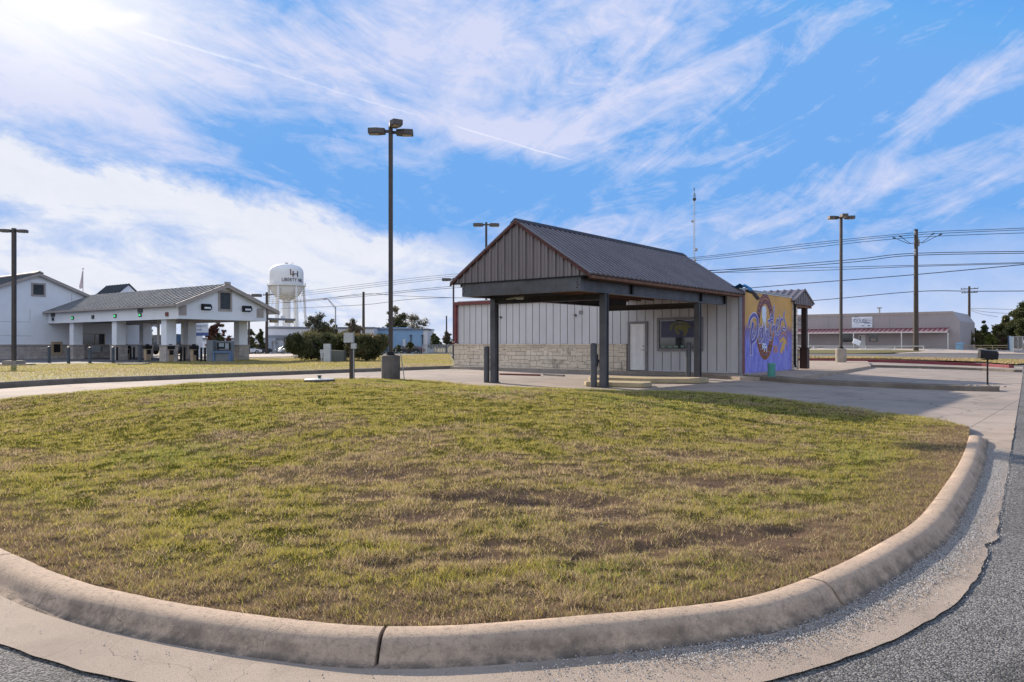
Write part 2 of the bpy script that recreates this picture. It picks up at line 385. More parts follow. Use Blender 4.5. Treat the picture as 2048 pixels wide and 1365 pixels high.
def offs(P,d):
    out=[]
    for i in range(len(P)):
        a=np.array(P[max(i-3,0)]); b=np.array(P[min(i+3,len(P)-1)]); t=(b-a)/np.linalg.norm(b-a)
        out.append((P[i][0]+t[1]*d,P[i][1]-t[0]*d))   # right of travel = outside
    return out
gout=[G(*p) for p in gut_out]; gout=catmull(gout,5)
ktail=[G(1962,865)]
gin=[KP[i] for i in range(0,len(KP),6)]
pl=xy(ab(*gout[0])[0],ab(*KP[0])[1]); 
i0=min(range(len(gin)),key=lambda i:abs(ab(*gin[i])[1]-ab(*gout[0])[1]))
gout=resamp(gout,.07); _r=random.Random(3)
gout=[(p[0]+(mnoise.noise((p[0]*1.7,p[1]*1.7,7))*.07+mnoise.noise((p[0]*7,p[1]*7,2))*.012)*(.25 if p[0]<.5 else (1 if p[1]<7.5 else .25)),p[1]+mnoise.noise((p[0]*6,p[1]*6,5))*.012) for p in gout]
sheet('gutter',gout+gin[i0:][::-1],.001,M['gutter'],.8)
# kerb sweep with joint gaps
prof=[(-.02,-.15),(0,.105),(.015,.122),(.07,.13),(.125,.127),(.16,.116),(.19,.094),(.212,.066),(.23,.04),(.25,.016),(.275,.006),(.29,-.004),(.30,-.1)]
def kerb(name,P,prof,material,joints=(),flare=0):
    b=MB(); n=len(prof); m=len(P)
    offp=[offs(P,d) for d,h in prof]
    gaps=set(); hrel=[]; gap=[]
    for j in joints:
        i=min(range(m),key=lambda i:(P[i][0]-j[0])**2+(P[i][1]-j[1])**2); gaps.add(i)
    for i in range(m):
        fl=ss(0,flare,m-1-i) if flare else 1
        for k,(d,h) in enumerate(prof):
            x,y=offp[k][i]; z=g(*P[i])+h*(fl if h>0 else 1)
            w=mnoise.noise((x*2.2,y*2.2,0))*.006+mnoise.noise((x*9,y*9,3))*.003
            if i in gaps and 0<k<n-1: z-=.05
            b.v.append((x+w,y,z+w*.6)); hrel.append(h); gap.append(1.0 if i in gaps else 0.0)
    for i in range(m-1):
        for k in range(n-1):
            b.f.append((i*n+k,i*n+k+1,(i+1)*n+k+1,(i+1)*n+k))
    b.f.append(tuple(range(n))); b.f.append(tuple(range((m-1)*n,m*n)))
    o=b.build(name,material,smooth=True)
    for nm,ar in (('hrel',hrel),('gap',gap)):
        q=o.data.attributes.new(nm,'FLOAT','POINT'); q.data.foreach_set('value',ar)
    return struct(o)
# finer resample so a joint is about 2 cm wide
KPf=resamp(KP,.011)
jpts=[G(px,py,.125) for px,py in ((30,1108),(775,1250),(1612,1156),(1868,1000),(1925,915))]
kerb('kerb',KPf,prof,M['kerb'],jpts,flare=110)
# ---------------------------------------------------------------- grass island
far=[G(1937,852,.03),G(1850,836,.03),G(1700,812,.03),G(1500,790,.03),G(1400,783,.03),G(1208,779,.03),G(985,772,.03),(-2.6,28.8),(-4.2,30.1),(-6.3,30.4),(-8.3,28.6),(-11.1,24.6),(-14.1,20.8),(-19,14.8)]
FP=resamp(catmull(far,6),.3)
isl=[KP[i] for i in range(0,len(KP),5)]+FP
IP=np.array(isl)
def in_poly(x,y,P):
    n=len(P); c=np.zeros(x.shape,bool); j=n-1
    for i in range(n):
        xi,yi=P[i]; xj,yj=P[j]
        cond=((yi>y)!=(yj>y))
        with np.errstate(divide='ignore',invalid='ignore'):
            c^=cond&(x<(xj-xi)*(y-yi)/(yj-yi+1e-12)+xi)
        j=i
    return c
def dist_to(x,y,P):
    P=np.array(P); out=np.full(x.shape,1e9)
    for p in P: out=np.minimum(out,(x-p[0])**2+(y-p[1])**2)
    return np.sqrt(out)
def nss(a,b,x):
    t=np.clip((x-a)/(b-a),0,1); return t*t*(3-2*t)
def ng(x,y):
    a=x*UA[0]+y*UA[1]; b=x*VA[0]+y*VA[1]
    r=np.minimum(b-(.8+.085*a),a-2.3)
    return -.25*(1-nss(0,10,r))+.8*nss(45,115,y)*nss(5,30,x)-.7*nss(90,170,y)*(1-nss(-20,30,x))
_perm=rng.random((256,256))
def vn(x,y,s,seed=0):
    x=x*s+seed*17.3+500; y=y*s+seed*9.7+500
    xi=np.floor(x).astype(int); yi=np.floor(y).astype(int); fx=x-xi; fy=y-yi
    fx=fx*fx*(3-2*fx); fy=fy*fy*(3-2*fy)
    P=lambda i,j:_perm[(xi+i)%256,(yi+j)%256]
    return (P(0,0)*(1-fx)+P(1,0)*fx)*(1-fy)+(P(0,1)*(1-fx)+P(1,1)*fx)*fy
def fbm(x,y,s,seed=0,o=4):
    v=0;a=.5;t=0
    for k in range(o): v=v+a*vn(x,y,s*2**k,seed+k*3); t+=a; a*=.55
    return v/t
def isl_z(x,y,dk,df):
    a=x*UA[0]+y*UA[1]; b=x*VA[0]+y*VA[1]
    amp=.06+.17*(1-nss(13,19,a))*nss(7,15,b)
    z=ng(x,y)+.112*(1-nss(0,4,dk))*1.0+.08*nss(0,4,dk)*nss(0,1.5,df)+amp*nss(.3,3.5,df)*nss(1,6,dk)
    z=np.where(df<1.5,np.minimum(z,ng(x,y)+.02+.1*df+.15*(1-nss(0,1.5,dk))),z)
    z+= (fbm(x,y,.9,5)-.5)*.08*nss(0,.6,dk)+(fbm(x,y,3.5,8)-.5)*.055*nss(0,.3,dk)
    return z
holes=[(1160,1003,.42,.045),(1080,990,.4,.035),(1220,1030,.3,.04),(960,992,.35,.03),(1375,908,.35,.04),(750,948,.4,.03),(1480,1075,.45,.03),(1250,1080,.4,.02),(1400,960,.4,.03),(850,1030,.3,.02)]
_h=random.Random(5)
for _ in range(34): holes.append((_h.uniform(720,1620),_h.uniform(870,1130),_h.uniform(.08,.22),.03))
for px in range(1130,1420,26): holes.append((px,1108-(px-1130)*.13+_h.uniform(-4,4),.11,.035))
for px in range(870,1190,24): holes.append((px,990+(px-870)*.03+_h.uniform(-5,5),.17,.04))
for px in range(1430,1700,24): holes.append((px,1085-(px-1430)*.2+_h.uniform(-4,4),.1,.03))
holes=[(G(px,py,.12),r,d) for px,py,r,d in holes]
def palette(x,y,dk):
    "fractions green / yellow-green / straw / red-brown / dirt"
    n1=fbm(x,y,.35,1); n2=fbm(x,y,1.6,2); n3=fbm(x,y,6,4)
    dead=nss(1.15,.0,dk+ (n2-.5)*1.1)*.85
    dry=np.clip((n1-.47)*2.2+(n2-.5)*2.2+.32+(n3-.5)*1.6-.30*nss(6,16,y)-.12*nss(-1,-8,x),0,1)
    dirt=np.clip(nss(.78,.88,n2*.55+n1*.45)*.4,0,1)
    for (hx,hy),r,d in holes: 
        dd=np.sqrt(((x-hx)/1.7)**2+(y-hy)**2); dirt=np.maximum(dirt,nss(r*1.2,r*.3,dd)*.9*(n3>.35))
        dry=np.maximum(dry,nss(r*2.6,r*.6,dd)*.9)
    return n1,n2,n3,dead,dry,dirt
def set_col(me,rgb,dom='POINT'):
    a=me.color_attributes.new('col','FLOAT_COLOR',dom); arr=np.ones((len(rgb),4),np.float32); arr[:,:3]=rgb; a.data.foreach_set('color',arr.ravel())
C_G=np.array([.26,.26,.055]); C_Y=np.array([.47,.40,.09]); C_S=np.array([.58,.46,.26]); C_B=np.array([.29,.20,.13]); C_D=np.array([.17,.115,.085])
# soil sheet of the island
bm=bmesh.new(); f=bm.faces.new([bm.verts.new((x,y,0)) for x,y in isl]); f.normal_update()
if f.normal.z<0: f.normal_flip()
bmesh.ops.triangulate(bm,faces=bm.faces[:])
lo=IP.min(0); hi=IP.max(0)
for ax_ in (0,1):
    c=lo[ax_]+.3
    while c<hi[ax_]:
        stp=.8
        if ax_==0 and -6<c<8: stp=.12
        elif ax_==0: stp=.4
        if ax_==1: stp=.1 if c<9.5 else (.22 if c<16 else .6)
        bmesh.ops.bisect_plane(bm,geom=bm.verts[:]+bm.edges[:]+bm.faces[:],plane_co=(c,0,0) if ax_==0 else (0,c,0),plane_no=(1,0,0) if ax_==0 else (0,1,0),dist=1e-5); c+=stp
me=bpy.data.meshes.new('lawn_soil'); bm.to_mesh(me); bm.free()
co=np.empty(len(me.vertices)*3,np.float32); me.vertices.foreach_get('co',co); co=co.reshape(-1,3)
KPs=KP[::3]
dk=dist_to(co[:,0],co[:,1],KPs); df=dist_to(co[:,0],co[:,1],FP)
def hole_z(x,y):
    z=0
    for (hx,hy),r,d in holes: z=z-d*nss(r,r*.35,np.sqrt(((x-hx)/1.5)**2+(y-hy)**2))
    return z
co[:,2]=isl_z(co[:,0],co[:,1],dk,df)+hole_z(co[:,0],co[:,1])-.012
me.vertices.foreach_set('co',co.ravel()); me.update()
n1,n2,n3,dead,dry,dirt=palette(co[:,0],co[:,1],dk)
base=C_G*.33*(1-dry[:,None])+ (C_S*.3+C_B*.7)*.42*dry[:,None]
base=base*(1-dead[:,None])+C_B*.8*dead[:,None]; base=base*(1-dirt[:,None])+C_D*dirt[:,None]
set_col(me,base); M['lawnsoil']=vcol_mat('lawn_soil',.95,fine=45); me.materials.append(M['lawnsoil'])
me.polygons.foreach_set('use_smooth',[True]*len(me.polygons))
o=bpy.data.objects.new('lawn_soil',me); COL.objects.link(o); struct(o)
M['blade']=vcol_mat('grass_blade',.6,trans=.45,spec=.2)
def blades(name,x,y,z,h,w,rgb,lean):
    n=len(x); th=rng.random(n)*2*math.pi; ph=rng.random(n)*2*math.pi
    dx=np.cos(th)*w/2; dy=np.sin(th)*w/2
    V=np.empty((n,3,3),np.float32)
    V[:,0]=np.c_[x-dx,y-dy,z-.01]; V[:,1]=np.c_[x+dx,y+dy,z-.01]; V[:,2]=np.c_[x+np.cos(ph)*h*lean,y+np.sin(ph)*h*lean,z+h*np.sqrt(np.maximum(.05,1-np.minimum(lean,.97)**2))]
    me=bpy.data.meshes.new(name); me.vertices.add(3*n); me.vertices.foreach_set('co',V.ravel())
    me.loops.add(3*n); me.loops.foreach_set('vertex_index',np.arange(3*n,dtype=np.int32))
    me.polygons.add(n); me.polygons.foreach_set('loop_start',np.arange(0,3*n,3,dtype=np.int32)); me.polygons.foreach_set('loop_total',np.full(n,3,np.int32))
    me.update(); set_col(me,np.repeat(rgb,3,axis=0)); me.materials.append(M['blade'])
    o=bpy.data.objects.new(name,me); COL.objects.link(o); return o
def lawn(N):
    # sample in angle/depth so that nearer ground carries more blades
    xs=[];ysl=[];tot=0
    while tot<N:
        m=N
        Y=3.6*np.exp(rng.random(m)*math.log(31.5/3.6)); Y=np.where(rng.random(m)<.25,rng.random(m)*28+3,Y)
        X=(rng.random(m)*2-1)*.80*Y
        ok=in_poly(X,Y,isl[::3]); X=X[ok];Y=Y[ok]; xs.append(X);ysl.append(Y); tot+=len(X)
    x=np.concatenate(xs)[:N]; y=np.concatenate(ysl)[:N]
    dk=dist_to(x,y,KPs[::2]); df=dist_to(x,y,FP)
    n1,n2,n3,dead,dry,dirt=palette(x,y,dk)
    cl=fbm(x,y,7.5,41,2); keep=(rng.random(len(x))>dirt*.80)&(dk>.02)&(rng.random(len(x))<.16+1.1*nss(.38,.62,cl))
    x,y,dk,df,dead,dry,dirt,n1,n2,n3=[q[keep] for q in (x,y,dk,df,dead,dry,dirt,n1,n2,n3)]
    r=rng.random(len(x)); r2=rng.random(len(x))
    col=np.where((r<.38)[:,None],C_G,C_Y)*(.65+.7*r2[:,None])
    greener=(fbm(x,y,.3,21)+.16*nss(13,20,y)*nss(-8,0,x)+.25*(r-.5)>.72)[:,None]
    col=np.where(greener&(r2<.5)[:,None],np.array([.22,.28,.06])*(.8+.6*r[:,None]),col)
    isdry=(rng.random(len(x))<dry*.8+.14)
    straw=np.where((rng.random(len(x))<.5+.25*(n2-.5))[:,None],C_S,C_B)*(.55+.8*rng.random(len(x))[:,None])
    col=np.where(isdry[:,None],straw,col)
    isdead=(rng.random(len(x))<dead); col=np.where(isdead[:,None],np.where((r<.7)[:,None],C_B*.9,C_S*.8)*(.5+.8*r2[:,None]),col)
    z=isl_z(x,y,dk,df)+hole_z(x,y)
    sc=np.clip(y/7,1,3.2)**.75
    h=(.015+.034*rng.random(len(x)))*(.55+.9*fbm(x,y,7.5,41,2))*(.75+.5*fbm(x,y,2.2,31))*np.where(isdead,.75,1)*(1+.12*(sc-1)); w=.0045*sc*(.7+.7*rng.random(len(x)))
    tall=(df<.5)|(rng.random(len(x))<.012); h=np.where(tall,h*1.6,h)
    lean=np.clip(.45+.52*rng.random(len(x)),0,.97); fl=rng.random(len(x))<.07; lean=np.where(fl,1.5,lean); h=np.where(fl,h*1.3,h); col=np.where(fl[:,None],np.array([.5,.42,.28])*(.6+.5*r2[:,None]),col)
    o=blades('lawn_grass',x,y,z,h,w,col,lean); struct(o,'stuff','short patchy green and straw coloured grass filling the kerbed island','grass')
lawn(900000)
_pb=MB(); _pr=random.Random(9)
for _ in range(420):
    q=_pr.choice([(1150,1000,70),(1225,1032,45),(1060,992,60),(1200,1045,40)]); p_=G(q[0]+_pr.gauss(0,q[2]*.6),q[1]+_pr.gauss(0,7),.1); s_=_pr.uniform(.003,.010)
    za=np.array([p_[0]]),np.array([p_[1]]); z_=float(isl_z(za[0],za[1],dist_to(za[0],za[1],KPs),dist_to(za[0],za[1],FP))[0]+np.atleast_1d(hole_z(za[0],za[1]))[0])-.01
    n0=len(_pb.v); _pb.lathe([(s_*.6,0),(s_,s_*.45),(s_*.45,s_*.85)],6,p_); _pb.v[n0:]=[(v[0],v[1],v[2]+z_) for v in _pb.v[n0:]]
M['pebble']=mat('pale_pebble',(.34,.26,.2),(.2,.15,.12),20,.9)
struct(_pb.build('pebbles',M['pebble']),'stuff','small pale pebbles on the bare dirt patch of the lawn','pebbles')
# ---------------------------------------------------------------- far verge past the driveway
KL0=(-19.5-6,25-3.4-8.2); KL1=(-3.3,44.4)
klp=[(-3.2+ (-.6266)*t,44.6-.7793*t) for t in np.arange(48,0,-.5)]
klp=[(p[0],p[1]) for p in klp]
prof2=[(-.02,-.15),(0,.14),(.03,.17),(.14,.175),(.19,.16),(.22,.1),(.25,.0),(.25,-.1)]
kerb('kerb',klp,prof2,M['kerbd'])
back=[G(900,709),G(850,710),G(780,712.5),G(600,715.5),G(500,718),G(400,723),G(250,727),G(100,729),G(0,730.5),G(-150,734)]
verge=klp[::4]+[klp[-1]]+back
def vz(x,y):
    a,b=ab(x,y); d=b-ab(*klp[-1])[1]
    return g(x,y)+.13+.05*ss(0,3,d)-.17*ss(9,14,d)
sheet('verge',[(-3.2,44.6)]+back+klp[:1]+klp[1::6],0,M['gmount'],1.5,zf=lambda x,y:vz(x,y))
def scatter(poly,N,zf,h0,w0,name,label,dryf=.5):
    P=np.array(poly); lo=P.min(0);hi=P.max(0)
    x=rng.random(N*3)*(hi[0]-lo[0])+lo[0]; y=rng.random(N*3)*(hi[1]-lo[1])+lo[1]
    ok=in_poly(x,y,poly)&(np.abs(x)<.75*y); x=x[ok][:N];y=y[ok][:N]
    z=np.array([zf(a,b) for a,b in zip(x,y)]); r=rng.random(len(x))
    n=fbm(x,y,.3,3)
    dry=rng.random(len(x))<dryf+(n-.5)*1.6
    col=np.where(dry[:,None],np.where((r<.6)[:,None],C_S,C_B),np.where((r<.5)[:,None],C_G*1.1,C_Y*1.1))*(.6+.7*rng.random(len(x))[:,None])
    o=blades(name,x,y,z+.012,h0*(.6+.8*rng.random(len(x))),w0*np.ones(len(x)),col,.3+.5*rng.random(len(x)))
    struct(o,'stuff',label,'grass')
scatter(verge,150000,vz,.05,.02,'verge_grass','low green and straw grass on the verge behind the left driveway',.45)
# bank lot and farther paving
sheet('bank_lot',[(-120,110)]+[(-120,50)]+[(p[0],p[1]-.6) for p in back[::-1]]+[(-4,75),(-12,118)],-.02,M['asphfar'],4)
M['lotc']=ground_mat('bank_concrete',[(.42,.36,.32),(.36,.31,.27),(.28,.24,.2)],.1,.5,10,.1,.1)
sheet('bank_apron',[G(470,716),G(600,713.5),G(760,709),G(700,706.8),(-30,140),(-52,140),(-45,100)],.03,M['lotc'],4)
def strip(a0,a1,b0,b1): return [xy(a0,b0),xy(a1,b0),xy(a1,b1),xy(a0,b1)]
HW=lambda b:0
hw=[G(2200,730),G(2048,722.5),G(1954,720),G(1800,717.5),G(1650,716),G(1500,714),xy(82,60),xy(84,160),xy(104,160),xy(101,60),G(1500,707),G(1650,708),G(1800,708),G(1954,708),G(2048,709),G(2200,711)]
sheet('highway',hw,-.01,M['asphfar'],4)
sheet('far_verge',[G(1600,707.5),G(1650,707.8),G(1700,708),G(1780,706.5),G(1830,704.2),G(1850,702.2),G(1780,700.8),G(1600,700.8)],.03,M['gmount'],4)
sheet('far_parking',[G(1500,700.8),G(1780,700.8),G(1852,702.2),G(1835,704.4),G(1790,706.8),G(1800,707.8),G(1954,707.8),G(2048,708.6),G(2300,711),(130,118),(80,135),xy(122,60),xy(118,75)],.02,M['lotc'],4)
vs_=[G(1560,718.6),G(1690,719.2),G(1850,722),G(1960,726),G(2030,731),G(2060,729),G(2048,723),G(1954,720.5),G(1800,718),G(1650,716.3),G(1560,715)]
sheet('verge',vs_,.08,M['gmount'],2)
scatter(vs_,9000,lambda x,y:g(x,y)+.08,.12,.06,'verge_grass','straw coloured grass behind the red painted kerb',.8)
# red kerb with stencilled warning
RK=resamp(catmull([G(1560,722.6),G(1690,723.5),G(1850,728),(G(1960,732.3)),G(2028,736.2)][::-1],8),.5)
prof3=[(.22,-.1),(.22,.0),(.2,.15),(.16,.17),(.0,.17),(0,-.1)]
def simple_kerb(name,P,w,h,material,mirror=1):
    b=MB(); pr=[(0,-.12),(0,h-.02),(.02,h),(w-.02,h),(w,h-.02),(w,-.12)]; n=len(pr); of=[offs(P,d*mirror) for d,_ in pr]
    for i in range(len(P)):
        for k,(d,hh) in enumerate(pr): b.v.append((of[k][i][0],of[k][i][1],g(*P[i])+hh))
    for i in range(len(P)-1):
        for k in range(n-1): b.f.append((i*n+k,i*n+k+1,(i+1)*n+k+1,(i+1)*n+k))
    b.f.append(tuple(range(n))); b.f.append(tuple(range((len(P)-1)*n,len(P)*n)))
    return struct(b.build(name,material))
simple_kerb('kerb',RK,.35,.2,M['red'],-1)
# parking divider kerbs
K1=resamp(catmull([G(1486,758),G(1600,768),G(1800,777),G(2009,784)],8),.4)
K1i=resamp([G(1500,753.5,.15),G(1600,759.5,.15),G(1800,768,.15),G(2000,775.5,.15)],.4)
simple_kerb('kerb',K1,.22,.17,M['kerbd'],1 if offs(K1,1)[0][1]>K1[0][1] else -1)
K1b=[offs(K1,(1 if offs(K1,1)[0][1]>K1[0][1] else -1)*d) for d in (.2,1.0)]
M['dirtm']=ground_mat('gravelly_dirt',[(.2,.165,.13),(.13,.105,.085),(.3,.27,.24)],1,5,30,.5,1.0,vor=22)
sheet('divider_bed',[p for p in K1b[0][::3]]+[p for p in K1b[1][::3]][::-1],.14,M['dirtm'],.6)
simple_kerb('kerb',K1b[1],.15,.16,M['kerbd'],1 if offs(K1,1)[0][1]>K1[0][1] else -1)
K2=resamp(catmull([G(1742,735),G(1850,737.5),G(1950,741),G(2032,745)],8),.4)
simple_kerb('kerb',K2,.55,.15,M['kerbd'],1 if offs(K2,1)[0][1]>K2[0][1] else -1)
# raised pavement round the mural building
pv=[G(1480,755,.12),G(1600,756,.12),G(1652,747,.12),G(1742,732.5,.12),G(1735,723,.12),G(1600,722,.12),(12,50),(6,42)]
b=MB(); n=len(pv); b.v=[(x,y,g(x,y)-.1) for x,y in pv]+[(x,y,g(x,y)+.13) for x,y in pv]
b.f=[tuple(range(n,2*n))]+[(i,(i+1)%n,n+(i+1)%n,n+i) for i in range(n)]
struct(b.build('pavement',M['gutter']))
# parking bay stripes
def stripe(p,q,w=.1):
    a=np.array(p);c=np.array(q); d=(c-a)/np.linalg.norm(c-a); nn=np.array([d[1],-d[0]])*w/2
    P=[tuple(a+nn),tuple(c+nn),tuple(c-nn),tuple(a-nn)]; return P
b=MB()
for p,q in (((1618,753),(1850,764.5)),((1648,746.5),(1950,757)),((1700,740),(1960,747.5))):
    P=stripe(G(*p),G(*q),.12); pts=[]
    a=np.array(P[0]);c=np.array(P[1]);e=np.array(P[3]);dd=np.array(P[2])
    for i in range(16):
        t0=i/16;t1=(i+1)/16
        qd=[a+(c-a)*t0,a+(c-a)*t1,e+(dd-e)*t1,e+(dd-e)*t0]
        b.quad(*[(x,y,g(x,y)+.008) for x,y in qd])
M['mark']=ground_mat('worn_white_paint',[(.6,.58,.54),(.5,.47,.43),(.36,.31,.26)],2,6,40,.4,.1,stain=.8)
struct(b.build('bay_marking',M['mark']))
# chips of gravel lying in the gutter
def chips(N):
    idx=rng.integers(0,len(KPf)-170,N); P=np.array(KPf); O=np.array(offs(KPf,1.0)); nrm=O-P; P=P+rng.normal(0,.015,(len(P),2))
    d=.24+np.abs(rng.normal(0,.13,N))+rng.random(N)*.12
    x=P[idx,0]+nrm[idx,0]*d+rng.normal(0,.02,N); y=P[idx,1]+nrm[idx,1]*d+rng.normal(0,.02,N)
    k=x/np.maximum(y,.1); w=nss(-.05,.4,k)*.9+.006
    ok=(rng.random(N)<w*(.25+1.1*fbm(x,y,1.7,9)))&(y>2)&(np.abs(k)<.8); x=x[ok];y=y[ok]; n=len(x)
    s=.003+.0045*rng.random(n)**2; z=ng(x,y)+.008
    base=np.array([[1,0,0],[-.5,.87,0],[-.5,-.87,0],[0,0,1.1]])
    V=base[None]*s[:,None,None]*(.7+.6*rng.random((n,4,1))); th=rng.random(n)*6.28; c,sn=np.cos(th),np.sin(th)
    X=V[:,:,0]*c[:,None]-V[:,:,1]*sn[:,None]+x[:,None]; Yv=V[:,:,0]*sn[:,None]+V[:,:,1]*c[:,None]+y[:,None]; Z=V[:,:,2]+z[:,None]
    V=np.stack([X,Yv,Z],2).astype(np.float32)
    F_=np.array([[0,1,3],[1,2,3],[2,0,3]]); fi=(F_[None]+np.arange(n)[:,None,None]*4).reshape(-1).astype(np.int32); nf=3*n
    me=bpy.data.meshes.new('gravel'); me.vertices.add(4*n); me.vertices.foreach_set('co',V.ravel()); me.loops.add(nf*3); me.loops.foreach_set('vertex_index',fi)
    me.polygons.add(nf); me.polygons.foreach_set('loop_start',np.arange(0,nf*3,3,dtype=np.int32)); me.polygons.foreach_set('loop_total',np.full(nf,3,np.int32)); me.update()
    v=rng.random(n); col=np.where((v<.75)[:,None],np.array([.40,.39,.38]),np.array([.16,.15,.145]))*(.6+.6*rng.random(n)[:,None])
    set_col(me,np.repeat(col,4,axis=0)); me.materials.append(vcol_mat('gravel_chip',.8)); o=bpy.data.objects.new('gravel',me); COL.objects.link(o)
    struct(o,'stuff','loose pale gravel chips washed into the gutter along the kerb','gravel')
chips(150000)
# ================================================================ drive-through building
O0=(3.07,25.0,0.0); RZ=-R(38.8)
def loc2w(x,y): return (O0[0]+x*.7793+y*.6266, O0[1]-x*.6266+y*.7793)
hall=thing('drive_through_building','low pale grey building with limestone base and big brown metal gabled canopy on steel posts','building',O0,RZ)
WY=10.8; XL=-16.8; XR=.25; HT=3.86
b=MB(); b.box(XL,XR,WY+.04,WY+6.85,.0,HT); hw_=b.build('wall',M['siding'],hall)
# board strips and dark grooves
b=MB(); x=XL+.1
while x<XR-.1:
    if x<-5.35 : b.box(x,x+.025,WY+.03,WY+.045,1.45,HT-.15)
    elif -5.35<=x<-4.25: b.box(x,x+.025,WY+.03,WY+.045,2.5,HT-.15)
    elif -3.78<x<-1.4: b.box(x,x+.025,WY+.03,WY+.045,2.72,HT-.15); b.box(x,x+.025,WY+.03,WY+.045,.2,1.05)
    else: b.box(x,x+.025,WY+.03,WY+.045,.2,HT-.15)
    x+=.455
b.build('siding_groove',M['groove'],hall)
b=MB(); b.box(XL-.08,-5.36,WY-.12,WY+.039,-.1,1.36); b.build('stone_wainscot',M['stone'],hall)
b=MB(); b.box(XL-.1,-5.37,WY-.17,WY+.037,1.363,1.44); b.build('stone_cap',M['stone'],hall)
b=MB(); b.box(XL-1.6,XL,WY-.4,WY+.3,-.1,.12); b.box(XL,XR-.1,WY-.55,WY-.125,-.1,.12); b.box(-5.35,XR,WY-.13,WY+.05,-.1,.14); b.build('plinth',M['conc'],hall,bevel=.02)
b=MB(); b.box(XL-.12,-11.4,WY-.14,WY+.08,HT-.16,HT+.02); b.box(-11.4,XR-.02,WY-.1,WY+.08,HT-.16,HT+.02); b.build('gutter_trim',M['maroon'],hall)
b=MB(); b.box(XL-.1,XL+.08,WY-.13,WY+.02,1.46,HT-.165); b.tube([(XL,WY-.07,1.6),(XL-.02,WY-.16,1.5),(XL-.02,WY-.3,1.47)],.06); b.build('downspout',M['maroon'],hall)
b=MB(); b.box(XL,XR,WY+.1,WY+6.8,HT+.02,HT+.08); b.build('roof',M['metal'],hall)
# corner trim boards
b=MB(); b.box(XR-.34,XR+.02,WY+.0,WY+.038,.15,HT-.17); b.build('corner_board',M['siding'],hall)
b=MB(); b.box(XR,XR+.05,WY-.02,WY+.35,.1,HT-.02); b.build('corner_post',M['trimgrey'],hall)
b=MB(); b.box(XR+.002,XR+.06,WY+.351,WY+.62,.1,HT-.02); b.build('corner_post',M['maroon'],hall)
# door
d=MB(); x0,x1,zb,zt=-5.33,-4.27,.15,2.42
d.box(x0,x0+.11,WY-.05,WY+.06,zb,zt); d.box(x1-.11,x1,WY-.05,WY+.06,zb,zt); d.box(x0,x1,WY-.05,WY+.06,zt,zt+.11)
df_=d.build('door_frame',M['trimgrey'],hall)
dm=MB(); dm.box(x0+.115,x1-.115,WY-.0,WY+.035,zb+.02,zt-.003); dr=dm.build('door',M['door'],hall,bevel=.004)
pm=MB(); W=x1-x0-.23
for cx in (.27,.73):
    for z0,z1 in ((.12,.38),(.43,.78),(.83,.96)):
        a0=x0+.115+W*(cx-.17); a1=x0+.115+W*(cx+.17); zz0=zb+(zt-zb)*z0; zz1=zb+(zt-zb)*z1
        pm.box(a0,a1,WY-.012,WY+.001,zz0,zz0+.02); pm.box(a0,a1,WY-.012,WY+.001,zz1-.02,zz1); pm.box(a0,a0+.02,WY-.012,WY+.001,zz0+.02,zz1-.02); pm.box(a1-.02,a1,WY-.012,WY+.001,zz0+.02,zz1-.02)
pm.build('door_moulding',M['door'],dr)
hm=MB(); hm.lathe([(.035,0),(.035,.03)],10); 
for i,v in enumerate(hm.v): hm.v[i]=(x1-.2+v[0],WY-.01-v[2],1.15+v[1])
hm.box(x1-.34,x1-.2,WY-.07,WY-.05,1.135,1.165); hm.box(x1-.215,x1-.185,WY-.07,WY-.01,1.135,1.165); hm.build('door_handle',M['metal'],dr)
hm=MB(); hm.lathe([(.03,0),(.03,.03)],10)
for i,v in enumerate(hm.v): hm.v[i]=(x1-.2+v[0],WY-.01-v[2],1.34+v[1])
hm.build('deadbolt',M['black'],dr)
b=MB(); b.box(x0+.1,x1-.1,WY-.03,WY+.03,.14,.168); b.build('threshold',M['black'],dr)
# window
x0,x1,zb,zt=-3.74,-1.42,1.1,2.68
w=MB(); w.box(x0,x0+.12,WY-.04,WY+.06,zb,zt); w.box(x1-.12,x1,WY-.04,WY+.06,zb,zt); w.box(x0+.12,x1-.12,WY-.04,WY+.06,zt-.12,zt); w.box(x0+.12,x1-.12,WY-.04,WY+.06,zb,zb+.12)
wf=w.build('window',M['trimgrey'],hall)
w=MB(); w.box(x0+.12,x1-.12,WY+.015,WY+.035,zb+.12,zt-.12); w.build('pane',M['glass'],wf)
# painted purple and yellow picture seen on the window
M['wpurp']=mat('window_paint_purple',(.06,.065,.15),(.03,.028,.055),2.5,.4); M['wyel']=mat('window_paint_yellow',(.17,.165,.04),(.10,.10,.035),4,.5)
w=MB(); w.box(x0+.2,x1-.16,WY+.006,WY+.0145,1.74,zt-.16); w.build('window_painting',M['wpurp'],wf)
def zw(px,py): # zoom-5 picture -> local on the wall
    X=1140+px/4.267; Y=480+py/4.267; k=(X-HX)/F
    # ray with plane y_local=WY
    t=(33.3*k-10.01)/(-.7793-.6266*k); wy=33.3+t*.6266; return (XR-.0-t, EYE-(Y-HY)/F*wy)
def flat_poly(mb,pts,y0,y1): mb.prism(pts,'y',y0,y1)
w=MB()
crest=[(840,770),(850,730),(880,705),(930,697),(985,705),(1020,730),(1030,755),(995,745),(1005,775),(980,815),(955,820),(968,790),(945,770),(910,765),(930,800),(920,812),(895,785),(880,760),(890,735),(925,722),(960,728),(985,735),(955,715),(915,710),(875,730),(862,770)]
cp=[zw(*p) for p in crest]
w.prism(cp,'y',WY+.001,WY+.0055); w.build('window_painting',M['wyel'],wf)
w=MB()
stm=mat('pale_green_stickers',(.12,.3,.22),(.2,.25,.24),5,.5)
